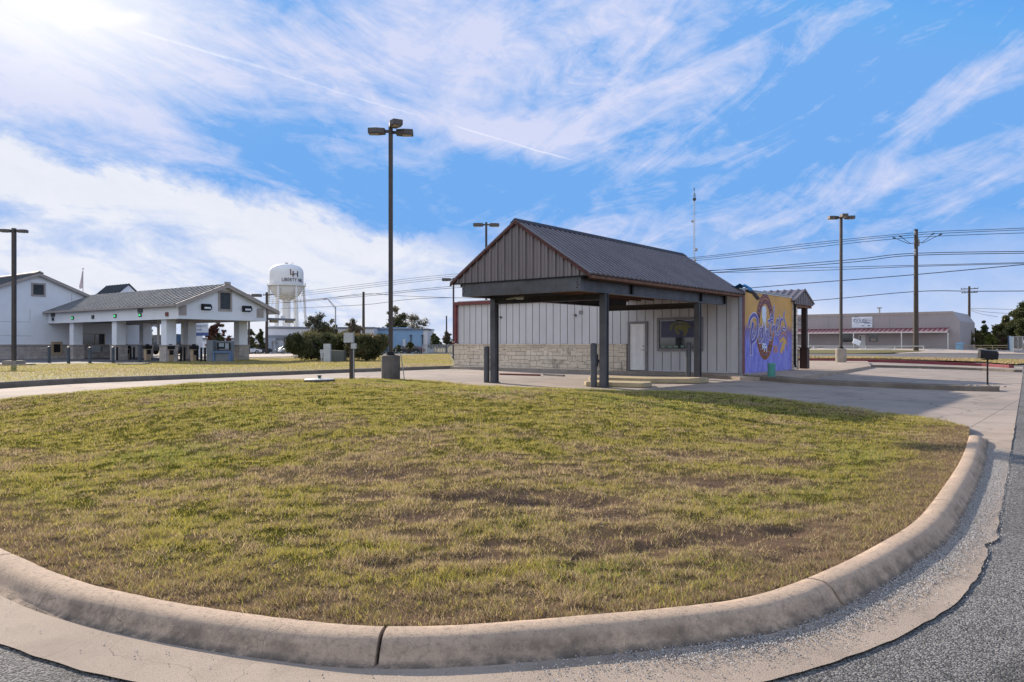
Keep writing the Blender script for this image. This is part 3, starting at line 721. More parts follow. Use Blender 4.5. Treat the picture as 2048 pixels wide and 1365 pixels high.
for i in range(6):
    w=MB(); w.box(x0+.2+i*.34,x0+.35+i*.34+random.random()*.1,WY+.003,WY+.0145,1.27,1.33+random.random()*.08); w.build('window_sticker',stm,wf)
# small things on the wall
b=MB(); b.box(-8.2,-8.0,WY-.01,WY+.03,2.98,3.15); b.build('wall_vent',M['trimgrey'],hall)
for xx in (-13.4,-8.4):
    b=MB(); b.box(xx-.14,xx-.021,WY-.05,WY+.03,2.93,2.96); b.box(xx-.02,xx+.02,WY-.08,WY+.03,2.86,2.98); b.build('hose_bracket',M['head'],hall)
b=MB(); b.box(-7.12,-6.98,WY-.2,WY-.1,.32,.92); b.box(-7.12,-6.6,WY-.19,WY-.1,.52,.66); b.box(-6.72,-6.55,WY-.18,WY-.1,.28,.42); b.build('tap_box',M['black'],hall)
# ---- canopy
def hbeam(mb,x0,x1,y0,y1,z0,z1,web=.03,fl=.04,axis='x'):
    if axis=='x':
        ym=(y0+y1)/2; mb.box(x0,x1,y0,y1,z0,z0+fl); mb.box(x0,x1,y0,y1,z1-fl,z1); mb.box(x0,x1,ym-web,ym+web,z0+fl,z1-fl)
    else:
        xm=(x0+x1)/2; mb.box(x0,x1,y0,y1,z0,z0+fl); mb.box(x0,x1,y0,y1,z1-fl,z1); mb.box(xm-web,xm+web,y0,y1,z0+fl,z1-fl)
b=MB(); b.box(-4.97,.12,-1.58,-1.4,3.13,3.61); fb=b.build('front_beam',M['beam'],hall,bevel=.006)
for xx in (-4.88,-.02):
    for i in range(4):
        bo=MB(); z=3.22+i*.09; bo.box(xx-.015+(i%2)*.03,xx+.015+(i%2)*.03,-1.6,-1.579,z,z+.03); bo.build('bolt',M['black'],fb)
for xx in (.02,-4.87):
    b=MB(); hbeam(b,xx-.1,xx+.1,-1.399,9.8,3.13,3.60,axis='y'); b.build('side_beam',M['beam'],hall)
for yy in (1.7,7.35,9.72):
    b=MB(); b.box(.055,.125,yy-.05,yy+.05,3.172,3.558); b.build('beam_stiffener',M['black'],hall)
b=MB(); hbeam(b,-4.66,-.12,-.1,.1,2.92,3.128); b.build('cross_beam',M['beamdark'],hall)
b=MB(); hbeam(b,-4.33,-.12,7.1,7.3,2.9,3.128); b.build('cross_beam',M['beamdark'],hall)
for (xx,yy) in ((0,0),(-4.78,0),(0,7.2),(-4.43,7.2)):
    b=MB(); hb=.115
    b.box(xx-hb,xx+hb,yy-.115,yy-.09,0,3.127); b.box(xx-hb,xx+hb,yy+.09,yy+.115,0,3.127); b.box(xx-.075,xx-.05,yy-.0895,yy+.0895,0,3.127); b.box(xx+.05,xx+.075,yy-.0895,yy+.0895,0,3.127); b.box(xx-.16,xx+.16,yy-.16,yy+.16,0,.03)
    b.build('post',M['beam'],hall)
EX0,EX1,RX=-5.47,.53,-2.47; EZ,RZ_=3.64,5.60; Y0,Y1=-1.66,WY+.12
# roof slopes with raised ribs
def ribbed_slope(xe,xr,ze,zr,y0,y1,pitch,rib,th=.03):
    b=MB(); n=int(round((y1-y0)/pitch)); prof=[]
    y=y0
    for i in range(n+1):
        c=y0+i*(y1-y0)/n
        for dy,h in ((-.065,0),(-.035,rib),(.035,rib),(.065,0)):
            yy=min(max(c+dy,y0),y1); prof.append((yy,h))
    dx,dz=xr-xe,zr-ze; L=math.hypot(dx,dz); nx_,nz_=-dz/L,dx/L
    if nz_<0: nx_,nz_=-nx_,-nz_
    m=len(prof)
    for (x,z) in ((xe,ze),(xr,zr)):
        for yy,h in prof: b.v.append((x+nx_*h,yy,z+nz_*h))
    for (x,z) in ((xe,ze),(xr,zr)):
        for yy,h in prof: b.v.append((x-nx_*th,yy,z-nz_*th))
    for i in range(m-1):
        b.f.append((i,i+1,m+i+1,m+i)); b.f.append((2*m+i,3*m+i,3*m+i+1,2*m+i+1)); b.f.append((i,2*m+i,2*m+i+1,i+1)); b.f.append((m+i,m+i+1,3*m+i+1,3*m+i))
    b.f.append((0,m,3*m,2*m)); b.f.append((m-1,3*m-1,4*m-1,2*m-1)); return b
ribbed_slope(EX1,RX,EZ,RZ_,Y0,Y1,.305,.002).build('roof',M['roof'],hall)
ribbed_slope(EX0,RX,EZ,RZ_,Y0,Y1,.305,.002).build('roof',M['roof'],hall)
def seams(xe,xr,ze,zr,y0,y1,pitch,w,h,mt,nm,par,swap=False):
    b=MB(); n=int(round((y1-y0)/pitch)); L=math.hypot(xr-xe,zr-ze); nx_,nz_=-(zr-ze)/L,(xr-xe)/L
    if nz_<0: nx_,nz_=-nx_,-nz_
    for i in range(n+1):
        c=y0+i*(y1-y0)/n; c=min(max(c,y0+w/2),y1-w/2)
        v=[]
        for (x,z) in ((xe,ze),(xr,zr)):
            for dy in (-w/2,w/2):
                for hh in (-.01,h): v.append((x+nx_*hh,c+dy,z+nz_*hh))
        b.add(v,[(0,1,3,2),(4,6,7,5),(0,4,5,1),(2,3,7,6),(1,5,7,3),(0,2,6,4)])
    return b.build(nm,mt,par)
for xe in (EX1,EX0): seams(xe,RX,EZ,RZ_,Y0,Y1,.305,.13,.045,M['rib'],'roof_rib',hall)
b=MB(); b.prism([(RX-.2,RZ_-.085),(RX,RZ_+.055),(RX+.2,RZ_-.085),(RX+.2,RZ_-.055),(RX,RZ_+.085),(RX-.2,RZ_-.055)],'y',Y0-.02,Y1+.02); b.build('ridge_cap',M['roof'],hall)
# rake trim, slightly bent and rusty
for s_,xe in ((1,EX1),(-1,EX0)):
    b=MB(); n=14; P=[]
    for i in range(n+1):
        t=i/n; x=RX+(xe-RX)*t; z=RZ_+(EZ-RZ_)*t; j=random.uniform(-.012,.012); P.append((x,z,j))
    for i in range(n):
        (xa,za,ja),(xb,zb_,jb)=P[i],P[i+1]
        b.prism([(xa,za-.11+ja),(xb,zb_-.11+jb),(xb,zb_-.02),(xa,za-.02)],'y',Y0-.03+ja,Y0+.03)
    b.build('rake_trim',M['rust'],hall)
# gable cladding with ribs
b=MB(); n=19; x=EX0+.1
def gz(x): return EZ-.1+(RZ_-EZ)*(1-abs(x-RX)/(RX-EX0))
xs_=[]
p=(EX1-EX0-.2)/n
for i in range(n):
    c=EX0+.1+p*i
    xs_+= [(c,0),(c+p*.30,0),(c+p*.34,.02),(c+p*.40,0),(c+p*.66,0),(c+p*.72,.06),(c+p*.86,.06),(c+p*.92,0)]
xs_.append((EX1-.1,0))
m=len(xs_); yb=Y0+.07
b.v=[(x,yb-h,3.615) for x,h in xs_]+[(x,yb-h,max(3.62,gz(x)+.045-.02)) for x,h in xs_]
b.f=[(i,i+1,m+i+1,m+i) for i in range(m-1)]
b.build('gable_cladding',M['gable'],hall)
b=MB(); b.box(EX0+.12,EX1-.12,Y0+.02,Y0+.1,3.575,3.612); b.build('gable_sill_trim',M['black'],hall)
# purlins and soffit boards under the roof
b=MB()
for xx in np.linspace(EX0+.25,EX1-.25,9):
    b.box(xx-.04,xx+.04,-1.35,Y1-.3,3.50,3.6)
for yy in np.arange(-1.3,10.2,.61): b.box(EX0+.08,EX1-.08,yy,yy+.05,3.602,3.63)
b.build('purlin',M['purlin'],hall)
b=MB(); b.box(EX0+.3,EX1-.3,-1.3,Y1-.3,3.632,3.65); b.build('ceiling_board',M['rust'],hall)
b=MB(); b.box(EX1-.12,EX1-.03,Y0+.1,Y1-.05,3.52,3.635); b.build('eave_board',M['purlin'],hall)
b=MB(); b.tube([(-2.9,-1.0,3.5),(-2.9,-1.0,3.08)],.012,5); b.tube([(-3.35,-1.05,3.02),(-2.95,-1.0,3.06)],.03,6,.055); b.lathe([(.05,0),(.09,.04),(.09,.2),(.05,.24)],10,(0,0))
for i in range(len(b.v)-40,len(b.v)): v=b.v[i]; b.v[i]=(-2.95+v[2]*1.4,-1.0+v[0],3.06+v[1]*.9)
b.build('canopy_lamp',M['metal'],hall)
# blue tarpaulin scrap on the roof corner
tp=loc2w(.38,WY+.1)
tarp=MB(); 
gx=9
for i in range(gx):
    for j in range(gx):
        u,v=i/(gx-1)-.5,j/(gx-1)-.5
        tarp.v.append((u*.85+.05,v*.75,.16*math.exp(-6*(u*u))+.04*math.sin(17*u+9*v)-.25*max(0,u-.2)*2+.05*math.sin(11*v)))
tarp.f=[(i*gx+j,(i+1)*gx+j,(i+1)*gx+j+1,i*gx+j+1) for i in range(gx-1) for j in range(gx-1)]
to=tarp.build('tarpaulin',M['tarp'],smooth=True,loc=(tp[0],tp[1],3.86)); to.rotation_euler=(0,0,RZ); so=to.modifiers.new('s','SOLIDIFY'); so.thickness=.01
tag(to,'crumpled blue tarpaulin scrap on the roof corner above the mural','tarpaulin')
b=MB(); b.prism([(.0,-.0),(.35,-.1),(.62,-.42),(.5,-.5),(.28,-.22),(0,-.12)],'y',-.06,.06)
o=b.build('flashing_scrap',M['beamdark'],loc=(tp[0]+.1,tp[1]-.25,3.85)); o.rotation_euler=(0,0,RZ); tag(o,'bent dark metal flashing hanging off the roof corner beside the blue tarpaulin','flashing')
# ---- mural wall (faces +x local)
ML=6.9
def mural_mat():
    m,t,bb=newmat('mural_paint'); o=t.obj(); sp=t.new('ShaderNodeSeparateXYZ'); t.l.new(o,sp.inputs[0])
    z=t.m('ADD',sp.outputs[2],t.m('MULTIPLY',t.m('SUBTRACT',t.noise(o,1.3,5),.5),.5))
    f=t.mapr(z,2.02,2.42)
    blue=t.mix(t.mapr(t.noise(t.obj((1,1.6,.8)),2.6,6,.7),.35,.65),(.12,.13,.50,1),(.26,.26,.68,1))
    drip=t.mapr(t.noise(t.obj((1,5,.5)),2.2,5,.6),.56,.72,0,.55)
    blue=t.mix(drip,blue,(.32,.34,.68,1))
    mid=t.mix(t.mapr(z,1.55,2.15),blue,(.19,.13,.28,1))
    gold=t.mix(t.mapr(t.noise(o,1.7,6),.35,.7),(.62,.36,.10,1),(.52,.30,.10,1))
    t.l.new(t.mix(f,mid,gold),bb.inputs['Base Color']); bb.inputs['Roughness'].default_value=.7; return m
b=MB(); b.box(XR+.001,XR+.05,WY+.62,WY+ML,.12,HT-.06); mur=b.build('mural',mural_mat(),hall)
b=MB(); b.box(XR-.1,XR+.08,WY+.3,WY+ML,HT-.06,HT-.02); b.build('mural_coping',M['siding'],hall)
def mz(px,py):   # mural zoom picture -> (y_local, z)
    X=1470+px/6.825; Y=570+py/6.825; k=(X-HX)/F
    r=(33.3*k-10.05)/(.6266-.7793*k); wy=33.3+.7793*r; return (WY+r, EYE-(Y-HY)/F*wy)
def ribbon(mb,pts,wd,x0,closed=False):
    P=[mz(*p) for p in pts]; P=catmull(P,7) if len(P)>2 else P
    P=np.array(P); n=len(P)
    for i in range(n-1):
        a,c=P[i],P[i+1]; d=c-a; L=np.linalg.norm(d)
        if L<1e-6: continue
        d/=L; nn=np.array([-d[1],d[0]])*wd/2; a2=a-d*wd*.22; c2=c+d*wd*.22; x=x0+(i%2)*.0006
        q=[a2+nn,c2+nn,c2-nn,a2-nn]; mb.quad(*[(x,p_[0],p_[1]) for p_ in q])
XM=XR+.05
M['mwhite']=mat('mural_white',(.78,.78,.85),(.62,.62,.75),5,.6); M['mpurp']=mat('mural_purple',(.1,.09,.36),(.16,.12,.38),4,.6)
M['morange']=mat('mural_orange',(.62,.27,.08),(.5,.21,.09),5,.6); M['mring']=mat('mural_ring_purple',(.22,.15,.33),(.17,.12,.3),3,.6); M['mpale']=mat('mural_pale_blue',(.66,.74,.84),(.58,.66,.8),3,.6); M['myel']=mat('mural_yellow',(.62,.4,.09),(.55,.32,.08),4,.6)
def ell(cx,cy,rx,ry,a0,a1,n=26): return [(cx+rx*math.cos(R(a)),cy-ry*math.sin(R(a))) for a in np.linspace(a0,a1,n)]
b=MB(); ribbon(b,ell(395,575,98,380,12,168),.46,XM+.003); b.build('mural_badge',M['mring'],mur)
b=MB(); ribbon(b,ell(397,575,98,380,192,348),.46,XM+.003); b.build('mural_badge',M['morange'],mur)
for rr in ((118,424),(78,338)):
    b=MB(); ribbon(b,ell(396,575,rr[0],rr[1],12,168,40),.035,XM+.005); b.build('mural_outline',M['morange'],mur)
for a in list(np.arange(30,155,11)):
    b=MB(); c=ell(396,575,98,380,a,a,1)[0]; ribbon(b,[(c[0]-6,c[1]-17),(c[0]-6,c[1]+15)],.05,XM+.007); ribbon(b,[(c[0]-6,c[1]-15),(c[0]+5,c[1]-12)],.05,XM+.008); ribbon(b,[(c[0]+5,c[1]-12),(c[0]+5,c[1]+14)],.04,XM+.009); b.build('badge_letter',M['morange'],mur)
for a in list(np.arange(208,340,13)):
    b=MB(); c=ell(397,575,98,380,a,a,1)[0]; ribbon(b,[(c[0]-6,c[1]-15),(c[0]-5,c[1]+15)],.05,XM+.007); ribbon(b,[(c[0]-5,c[1]+12),(c[0]+6,c[1]+8)],.05,XM+.008); b.build('badge_letter',M['mring'],mur)
b=MB()
tank=[(352,330),(356,305),(375,290),(398,292),(410,310),(414,340),(412,420),(415,440),(408,470),(408,515),(366,505),(363,470),(352,445),(354,420)]
b.add([(XM+.006,)+mz(*p) for p in tank],[tuple(range(len(tank)))])
for l in ([(366,510),(362,640)],[(385,515),(384,660)],[(404,515),(404,640)],[(362,800),(358,880)],[(386,810),(387,910)],[(408,810),(420,915)],[(356,850),(420,855)],[(360,812),(412,815)],[(366,490),(408,495)]): ribbon(b,l,.085,XM+.0075)
b.build('mural_water_tower',M['mpale'],mur)
strokes=[[(225,520),(210,620),(198,720),(208,800),(205,950)],[(172,560),(190,470),(240,412),(283,450),(295,560),(285,680),(255,750),(215,785)],[(235,520),(232,600),(242,680),(262,640)],
[(355,585),(322,620),(308,700),(318,780),(345,750),(358,660),(362,600),(362,700),(372,790)],[(388,560),(386,680),(386,790),(402,690),(420,620),(430,700),(432,775)],[(475,400),(462,520),(452,650),(458,735),(480,730)],[(435,500),(500,465)],
[(520,290),(507,450),(492,590),(486,720)],[(490,640),(515,560),(530,600),(532,690)],[(542,610),(570,560),(578,500),(562,480),(547,560),(552,650),(577,665),(600,610)],[(590,430),(602,520),(600,625)],[(602,540),(618,470),(636,480)],[(658,370),(650,440),(668,510),(682,560),(668,605),(640,590)]]
for k,s_ in enumerate(strokes):
    b=MB(); ribbon(b,s_,.26 if k<2 else .17,XM+.010); lw=b.build('letter_outline',M['mwhite'],mur)
    b=MB(); ribbon(b,s_,.17 if k<2 else .10,XM+.0135); b.build('letter_stroke',M['mpurp'],mur)
b=MB(); 
head=[(600,760),(615,735),(640,708),(655,712),(662,735),(680,745),(690,790),(685,830),(672,800),(662,850),(660,900),(665,920),(640,880),(628,950),(610,930),(600,900),(620,840),(628,800),(650,775),(620,775),(598,800)]
b.add([(XM+.006,)+mz(*p) for p in head],[tuple(range(len(head)))]); b.build('mural_badge',M['myel'],mur)
b=MB(); ribbon(b,[(590,830),(588,750),(610,690),(640,652),(675,670),(698,730),(702,860)],.05,XM+.006); ribbon(b,[(598,780),(600,720),(625,680),(650,668),(675,690),(690,750)],.035,XM+.007)
for l in ([(515,840),(515,920)],[(530,840),(530,920)],[(545,835),(545,915)],[(562,835),(562,915)],[(512,842),(568,838)],[(512,880),(568,876)],[(512,918),(568,912)]): ribbon(b,l,.06,XM+.006)
ribbon(b,[(492,700),(512,672),(505,720),(490,690),(520,690)],.05,XM+.0155)
b.build('mural_outline',M['morange'],mur)
# far end pilaster and porch
b=MB(); b.box(XR-.3,XR+.12,WY+ML+.002,WY+ML+.7,.12,3.6); b.build('stone_pilaster',M['stone'],hall)
b=MB(); b.tube([(XR+.18,WY+ML+.12,3.5),(XR+.18,WY+ML+.12,.4),(XR+.26,WY+ML-.02,.28)],.06,8); b.build('downspout',M['black'],hall)
b=MB(); b.box(XR-.25,XR+.1,WY+ML+.75,WY+ML+.95,.12,1.2); b.build('porch_post',M['dwood'],hall)
b=MB(); b.box(XR-.13,XR+.13,WY+9.1-.13,WY+9.1+.13,1.2,3.36); pp=b.build('porch_post',M['dwood'],hall)
b=MB(); b.box(XR-.2,XR+.2,WY+9.1-.2,WY+9.1+.2,.12,1.2); b.box(XR-.26,XR+.26,WY+9.1-.26,WY+9.1+.26,1.201,1.24); b.build('post_wrap',M['dwood'],pp)
b=MB(); b.box(-10,XR+.18,WY+9.5,WY+9.75,3.36,3.72); b.box(XR-.1,XR+.15,WY+7.1,WY+9.49,3.36,3.66); b.box(-10,XR-.11,WY+7.05,WY+7.2,3.36,3.7); b.build('porch_beam',M['purlin'],hall)
def ribs_x(ye,yr,ze,zr,x0,x1,pitch,rib,mt,nm='porch_roof'):
    s=ribbed_slope(ye,yr,ze,zr,x0,x1,pitch,rib); s.v=[(v[1],v[0],v[2]) for v in s.v]; return s.build(nm,mt,hall)
ribs_x(WY+6.75,WY+8.35,3.66,4.32,-10,XR+.28,.36,.05,M['gable']); ribs_x(WY+9.95,WY+8.35,3.6,4.32,-10,XR+.28,.36,.05,M['gable'])
b=MB(); ys_=[(WY+6.95+i*.03,0) for i in range(1)]
yy=WY+6.9
while yy<WY+9.85:
    zt=3.66+.62*(1-abs(yy-(WY+8.35))/1.55); b.box(XR+.16,XR+.2+(.035 if int((yy-WY)/.14)%2 else 0),yy,yy+.139,3.5,max(3.55,zt-.06)); yy+=.14
b.build('porch_gable',M['gable'],hall)
# ---- bollards, kerbed islands, boards
def bollard_mesh(h,r=.11):
    b=MB(); b.lathe([(r,0),(r,h-.05),(r*.93,h-.02),(r*.6,h)],14); return b
bl=[(( -.33,-.12),'dark slate steel bollard beside the nearest canopy post',1.47),((-5.12,-.05),'dark slate steel bollard left of the leftmost canopy post',1.36),((-.36,7.1),'dark slate steel bollard left of the canopy post in front of the window',1.5)]
for (lx,ly),lab,h in bl:
    o=bollard_mesh(h).build('bollard',M['beam'],smooth=True,loc=loc2w(lx,ly)+(0,)); tag(o,lab,'bollard')
def island(pts,h,lab):
    P=[G(px,py,.0) for px,py in pts]; c=np.mean(P,axis=0); b=MB(); b.prism([(p[0]-c[0],p[1]-c[1]) for p in P],'z',0,h)
    o=b.build('lane_kerb',M['yconc'],loc=(c[0],c[1],0),bevel=.025); tag(o,lab,'concrete island','concrete islands under the canopy'); return o
island([(1177,762),(1190,758.5),(1300,762.5),(1415,764),(1418,766),(1400,768),(1290,767),(1180,764)],.17,'long yellowed concrete lane island between the canopy post by the window and the stone wall')
island([(1168,771),(1180,768.5),(1301,772),(1304,774.5),(1285,776.5),(1172,773)],.15,'short yellowed concrete lane island at the foot of the nearest canopy post')
for px0,px1,py,lab in ((1000,1080,744,'long fallen maroon trim board lying at the stone wall'),(1088,1128,745,'short pale board lying at the stone wall')):
    p=G(px0,py,.14); q=G(px1,py+2,.14); L=math.hypot(q[0]-p[0],q[1]-p[1]); b=MB(); b.box(0,L,-.06,.06,0,.07); o=b.build('fallen_board',M['maroon'] if px0==1000 else M['conc'],loc=(p[0],p[1],.0)); o.rotation_euler=(0,0,math.atan2(q[1]-p[1],q[0]-p[0])); tag(o,lab,'board')
# utility pedestal by the mural, mailbox
p=G(1543,755,.15); b=MB(); b.lathe([(.15,0),(.15,.46),(.165,.47),(.165,.52),(.15,.56),(.05,.58)],20); o=b.build('utility_pedestal',M['teal'],smooth=True,loc=(p[0],p[1],.1)); tag(o,'round teal plastic utility pedestal standing before the mural','pedestal')
p=G(1975,773,.15); mbx=thing('mailbox','black metal mailbox on a thin black post at the end of the parking divider','mailbox',(p[0],p[1],g(*p)+.12),R(-12))
hm_=zz(718.5,p[1])-(g(*p)+.12)
b=MB(); b.tube([(0,0,0),(0,0,hm_)],.032,8); b.build('post',M['black'],mbx)
b=MB(); prof_=[(-.15,0),(.15,0),(.15,.16)]+[(.15*math.cos(R(a)),.16+.15*math.sin(R(a))) for a in range(15,180,15)]+[(-.15,.16)]
b.prism(prof_,'x',-.3,.3); ob=b.build('box',M['black'],mbx,bevel=.006,loc=(0,0,hm_)); ob.rotation_euler=(0,R(5),0); ob.scale=(.96,1,1.02)
b=MB(); b.box(.301,.312,-.14,.14,.02,.26); b.box(.28,.30,.152,.165,.2,.28); b.build('mailbox_door',M['black'],ob)
b=MB(); b.box(-.17,.17,-.1,.1,-.03,-.001); b.build('bracket',M['black'],mbx,loc=(0,0,hm_))
rk=MB()
for i in range(26):
    a=random.random()*6.28; r=random.random()*.6; s=random.uniform(.03,.08); x,y=r*math.cos(a)*1.6,r*math.sin(a)*.5
    rk.lathe([(s*.6,0),(s,s*.5),(s*.5,s*.9)],6,(x,y))
o=rk.build('rubble',M['conc'],loc=(p[0],p[1],g(*p)+.13)); struct(o,'stuff','broken pale stones round the mailbox post','rubble')
# ================================================================ bank with drive-through lanes
K=(-26.7,60.0,0.0); BZ=math.atan2(.8034,.5954)
def bk(x,y): return (K[0]+x*.5954-y*.8034, K[1]+x*.8034+y*.5954)
bank=thing('bank_building','white stucco bank building with stone base and slate metal gable roofs on the left','building',K+(),BZ)
WB=24.0
b=MB(); AX,AZ=-.9,8.4
prof_=[(-16,0),(9.5,0),(9.5,4.4),(AX,AZ-.1),(-16,2.4)]
prof_=[(-14,0),(10.5,0),(10.5,3.75),(AX,AZ-.1),(-14,3.2)]
b.prism(prof_,'y',WB,WB+26); b.build('wall',M['stucco'],bank)
b=MB(); b.box(-14.1,10.6,WB-.12,WB-.002,-.3,1.25); b.build('stone_wainscot',M['bstone'],bank)
b=MB(); b.box(-14.1,10.6,WB-.17,WB-.002,1.253,1.38); b.build('stone_cap',M['stuccotrim'],bank)
b=MB(); b.box(-14.1,10.6,WB-.03,WB-.001,-.4,.0); b.build('base_strip',M['black'],bank)
def slope_plain(x0,z0,x1,z1,y0,y1,pitch,rib,mt,nm,par): return ribbed_slope(x0,x1,z0,z1,y0,y1,pitch,rib*.3,.14).build(nm,mt,par)
slope_plain(-14.6,2.9,AX,AZ,WB-.35,WB+26,.45,.05,M['broof'],'roof',bank); slope_plain(11,3.5,AX,AZ,WB-.35,WB+26,.45,.05,M['broof'],'roof',bank)
for xa,za in ((-14.6,2.9),(11,3.5)):
    b=MB(); b.prism([(xa,za-.30),(AX,AZ-.30),(AX,AZ-.03),(xa,za-.03)],'y',WB-.42,WB-.356); b.build('rake_board',M['stuccotrim'],bank)
b=MB(); b.prism([(AX-.35,AZ-.1),(AX,AZ+.05),(AX+.35,AZ-.1),(AX+.35,AZ+.02),(AX,AZ+.18),(AX-.35,AZ+.02)],'y',WB-.45,WB+26); b.build('ridge_cap',M['stuccotrim'],bank)
b=MB()
for zz_ in (3.55,2.2): b.box(-14,-1.5,WB-.008,WB-.001,zz_,zz_+.03)
for xx,z0,z1 in ((-5.2,3.6,6.3),(2.2,4.2,6.5),(-1.6,3.7,4.8)): b.box(xx,xx+.03,WB-.008,WB-.001,z0,z1)
b.build('control_joint',M['stuccotrim'],bank)
def vent(x,z,w,h,y,par,n=9):
    f=MB(); t=.16; f.box(x-w/2-t,x-w/2,y-.07,y-.001,z-h/2-t,z+h/2+t); f.box(x+w/2,x+w/2+t,y-.07,y-.001,z-h/2-t,z+h/2+t); f.box(x-w/2,x+w/2,y-.07,y-.001,z+h/2,z+h/2+t); f.box(x-w/2,x+w/2,y-.07,y-.001,z-h/2-t,z-h/2)
    fo=f.build('vent_frame',M['stuccotrim'],par)
    f=MB(); f.box(x-w/2,x+w/2,y-.02,y-.001,z-h/2,z+h/2)
    for i in range(n):
        zc=z-h/2+(i+.5)*h/n; f.add([(x-w/2,y-.06,zc-h/n*.4),(x+w/2,y-.06,zc-h/n*.4),(x+w/2,y-.015,zc+h/n*.35),(x-w/2,y-.015,zc+h/n*.35)],[(0,1,2,3)])
    f.build('louver',M['louver'],fo)
def bw(px,Yg): pass
vent(-.85,zz(579,73),.95,1.0,WB,bank)
# windows and atm under the canopy
def bwin(x0,x1,z0,z1):
    f=MB(); y=WB; t=.07; f.box(x0-t,x1+t,y-.06,y-.001,z1,z1+t); f.box(x0-t,x1+t,y-.06,y-.001,z0-t,z0); f.box(x0-t,x0,y-.06,y-.001,z0,z1); f.box(x1,x1+t,y-.06,y-.001,z0,z1); f.box((x0+x1)/2+.6,(x0+x1)/2+.66,y-.055,y-.012,z0,z1)
    fo=f.build('window',M['beige'],bank); f=MB(); f.box(x0,x1,y-.01,y-.001,z0,z1); f.build('pane',M['glass'],fo)
bwin(2.3,5.4,1.42,2.45); bwin(6.5,7.6,1.42,2.45)
b=MB(); b.box(4.0,4.9,WB-.3,WB-.13,.55,1.3); b.box(3.55,3.7,WB-.25,WB-.13,.8,1.1); b.box(5.15,5.3,WB-.25,WB-.13,.8,1.1); b.build('teller_drawer',M['galv'],bank)
b=MB(); b.box(.25,1.25,WB-.22,WB-.13,.35,1.65); am=b.build('atm_panel',M['beige'],bank)
b=MB(); b.box(.45,1.05,WB-.25,WB-.221,.6,1.4); b.build('atm_screen',M['black'],am)
# roof block behind
b=MB()
# ---- canopy of the bank (top-level part of the same building)
CW,CL,CZ0,CZ1=8.2,24.0,3.45,4.45
b=MB(); b.box(0,.35,0,CL-.02,CZ0,CZ1+.15); b.box(CW-.35,CW,0,CL-.02,CZ0,CZ1); b.box(.35,CW-.35,0,.35,CZ0,CZ1+.05); b.build('canopy_fascia',M['stucco'],bank)
b=MB(); b.box(.35,CW-.35,.35,CL-.02,CZ0+.12,CZ0+.2); b.build('soffit',M['stuccotrim'],bank)
b=MB(); rx,rzz=4.14,6.5
b.prism([(.002,CZ1-.02),(CW-.002,CZ1-.02),(CW,CZ1+.22),(rx,rzz-.12),(.0,CZ1+.28)],'y',-.005,.2); b.build('canopy_gable',M['stucco'],bank)
seams(-.4,rx,4.62,rzz,-.35,CL,.8,.04,.02,M['seam'],'roof_seam',bank); seams(9.3,rx,4.36,rzz,-.35,CL,.52,.05,.03,M['seam'],'roof_seam',bank)
ribbed_slope(-.4,rx,4.62,rzz,-.35,CL,.52,.001,.1).build('canopy_roof',M['broof'],bank); ribbed_slope(9.3,rx,4.36,rzz,-.35,CL,.52,.001,.1).build('canopy_roof',M['broof'],bank)
for xa,za in ((-.4,4.62),(9.3,4.36)):
    b=MB(); b.prism([(xa,za-.33),(rx,rzz-.33),(rx,rzz+.02),(xa,za+.02)],'y',-.42,-.36); b.build('rake_board',M['stuccotrim'],bank)
b=MB(); b.box(rx-.25,rx+.25,-.45,-.3,rzz-.1,rzz+.15); b.build('ridge_cap',M['stuccotrim'],bank)
b=MB(); b.box(-.5,-.4,-.35,CL,4.45,4.62); b.build('eave_gutter',M['stuccotrim'],bank)
b=MB(); b.prism([(8.25,4.1),(9.3,4.1),(9.3,4.36),(8.25,4.75)],'y',-.3,CL); b.build('eave_soffit',M['stuccotrim'],bank)
for xx in (.35,7.55):
    b=MB(); b.box(xx-.33,xx+.33,-.06,-.006,3.75,4.55); b.box(xx-.2,xx+.2,-.09,-.061,3.95,4.3); b.build('corner_plaque',M['stuccotrim'],bank)
vent(rx,zz(602,63),.95,1.4,0,bank,8)
for px_x in (2.35,6.15):
    b=MB(); b.prism([(-.3,.0),(-.02,-.1),(-.02,.42),(-.22,.42),(-.35,.2)],'x',px_x-.4,px_x+.4)
    wl=b.build('wall_lamp',M['black'],bank,loc=(0,0,zz(611,61.5)-.3)); b=MB(); b.box(px_x-.28,px_x+.28,-.352,-.31,.02,.17); l_=b.build('lamp_lens',M['signw'],wl)
for y_ in (2.8,11.2,19.6):
    for x_ in (.75,7.5):
        b=MB(); b.box(x_-.42,x_+.42,y_-.42,y_+.42,1.36,CZ0+.12); cl=b.build('column',M['stucco'],bank)
        b=MB(); b.box(x_-.52,x_+.52,y_-.52,y_+.52,-.2,1.25); b.build('column_base',M['bstone'],cl)
        b=MB(); b.box(x_-.56,x_+.56,y_-.56,y_+.56,1.252,1.36); b.build('column_cap',M['stuccotrim'],cl)
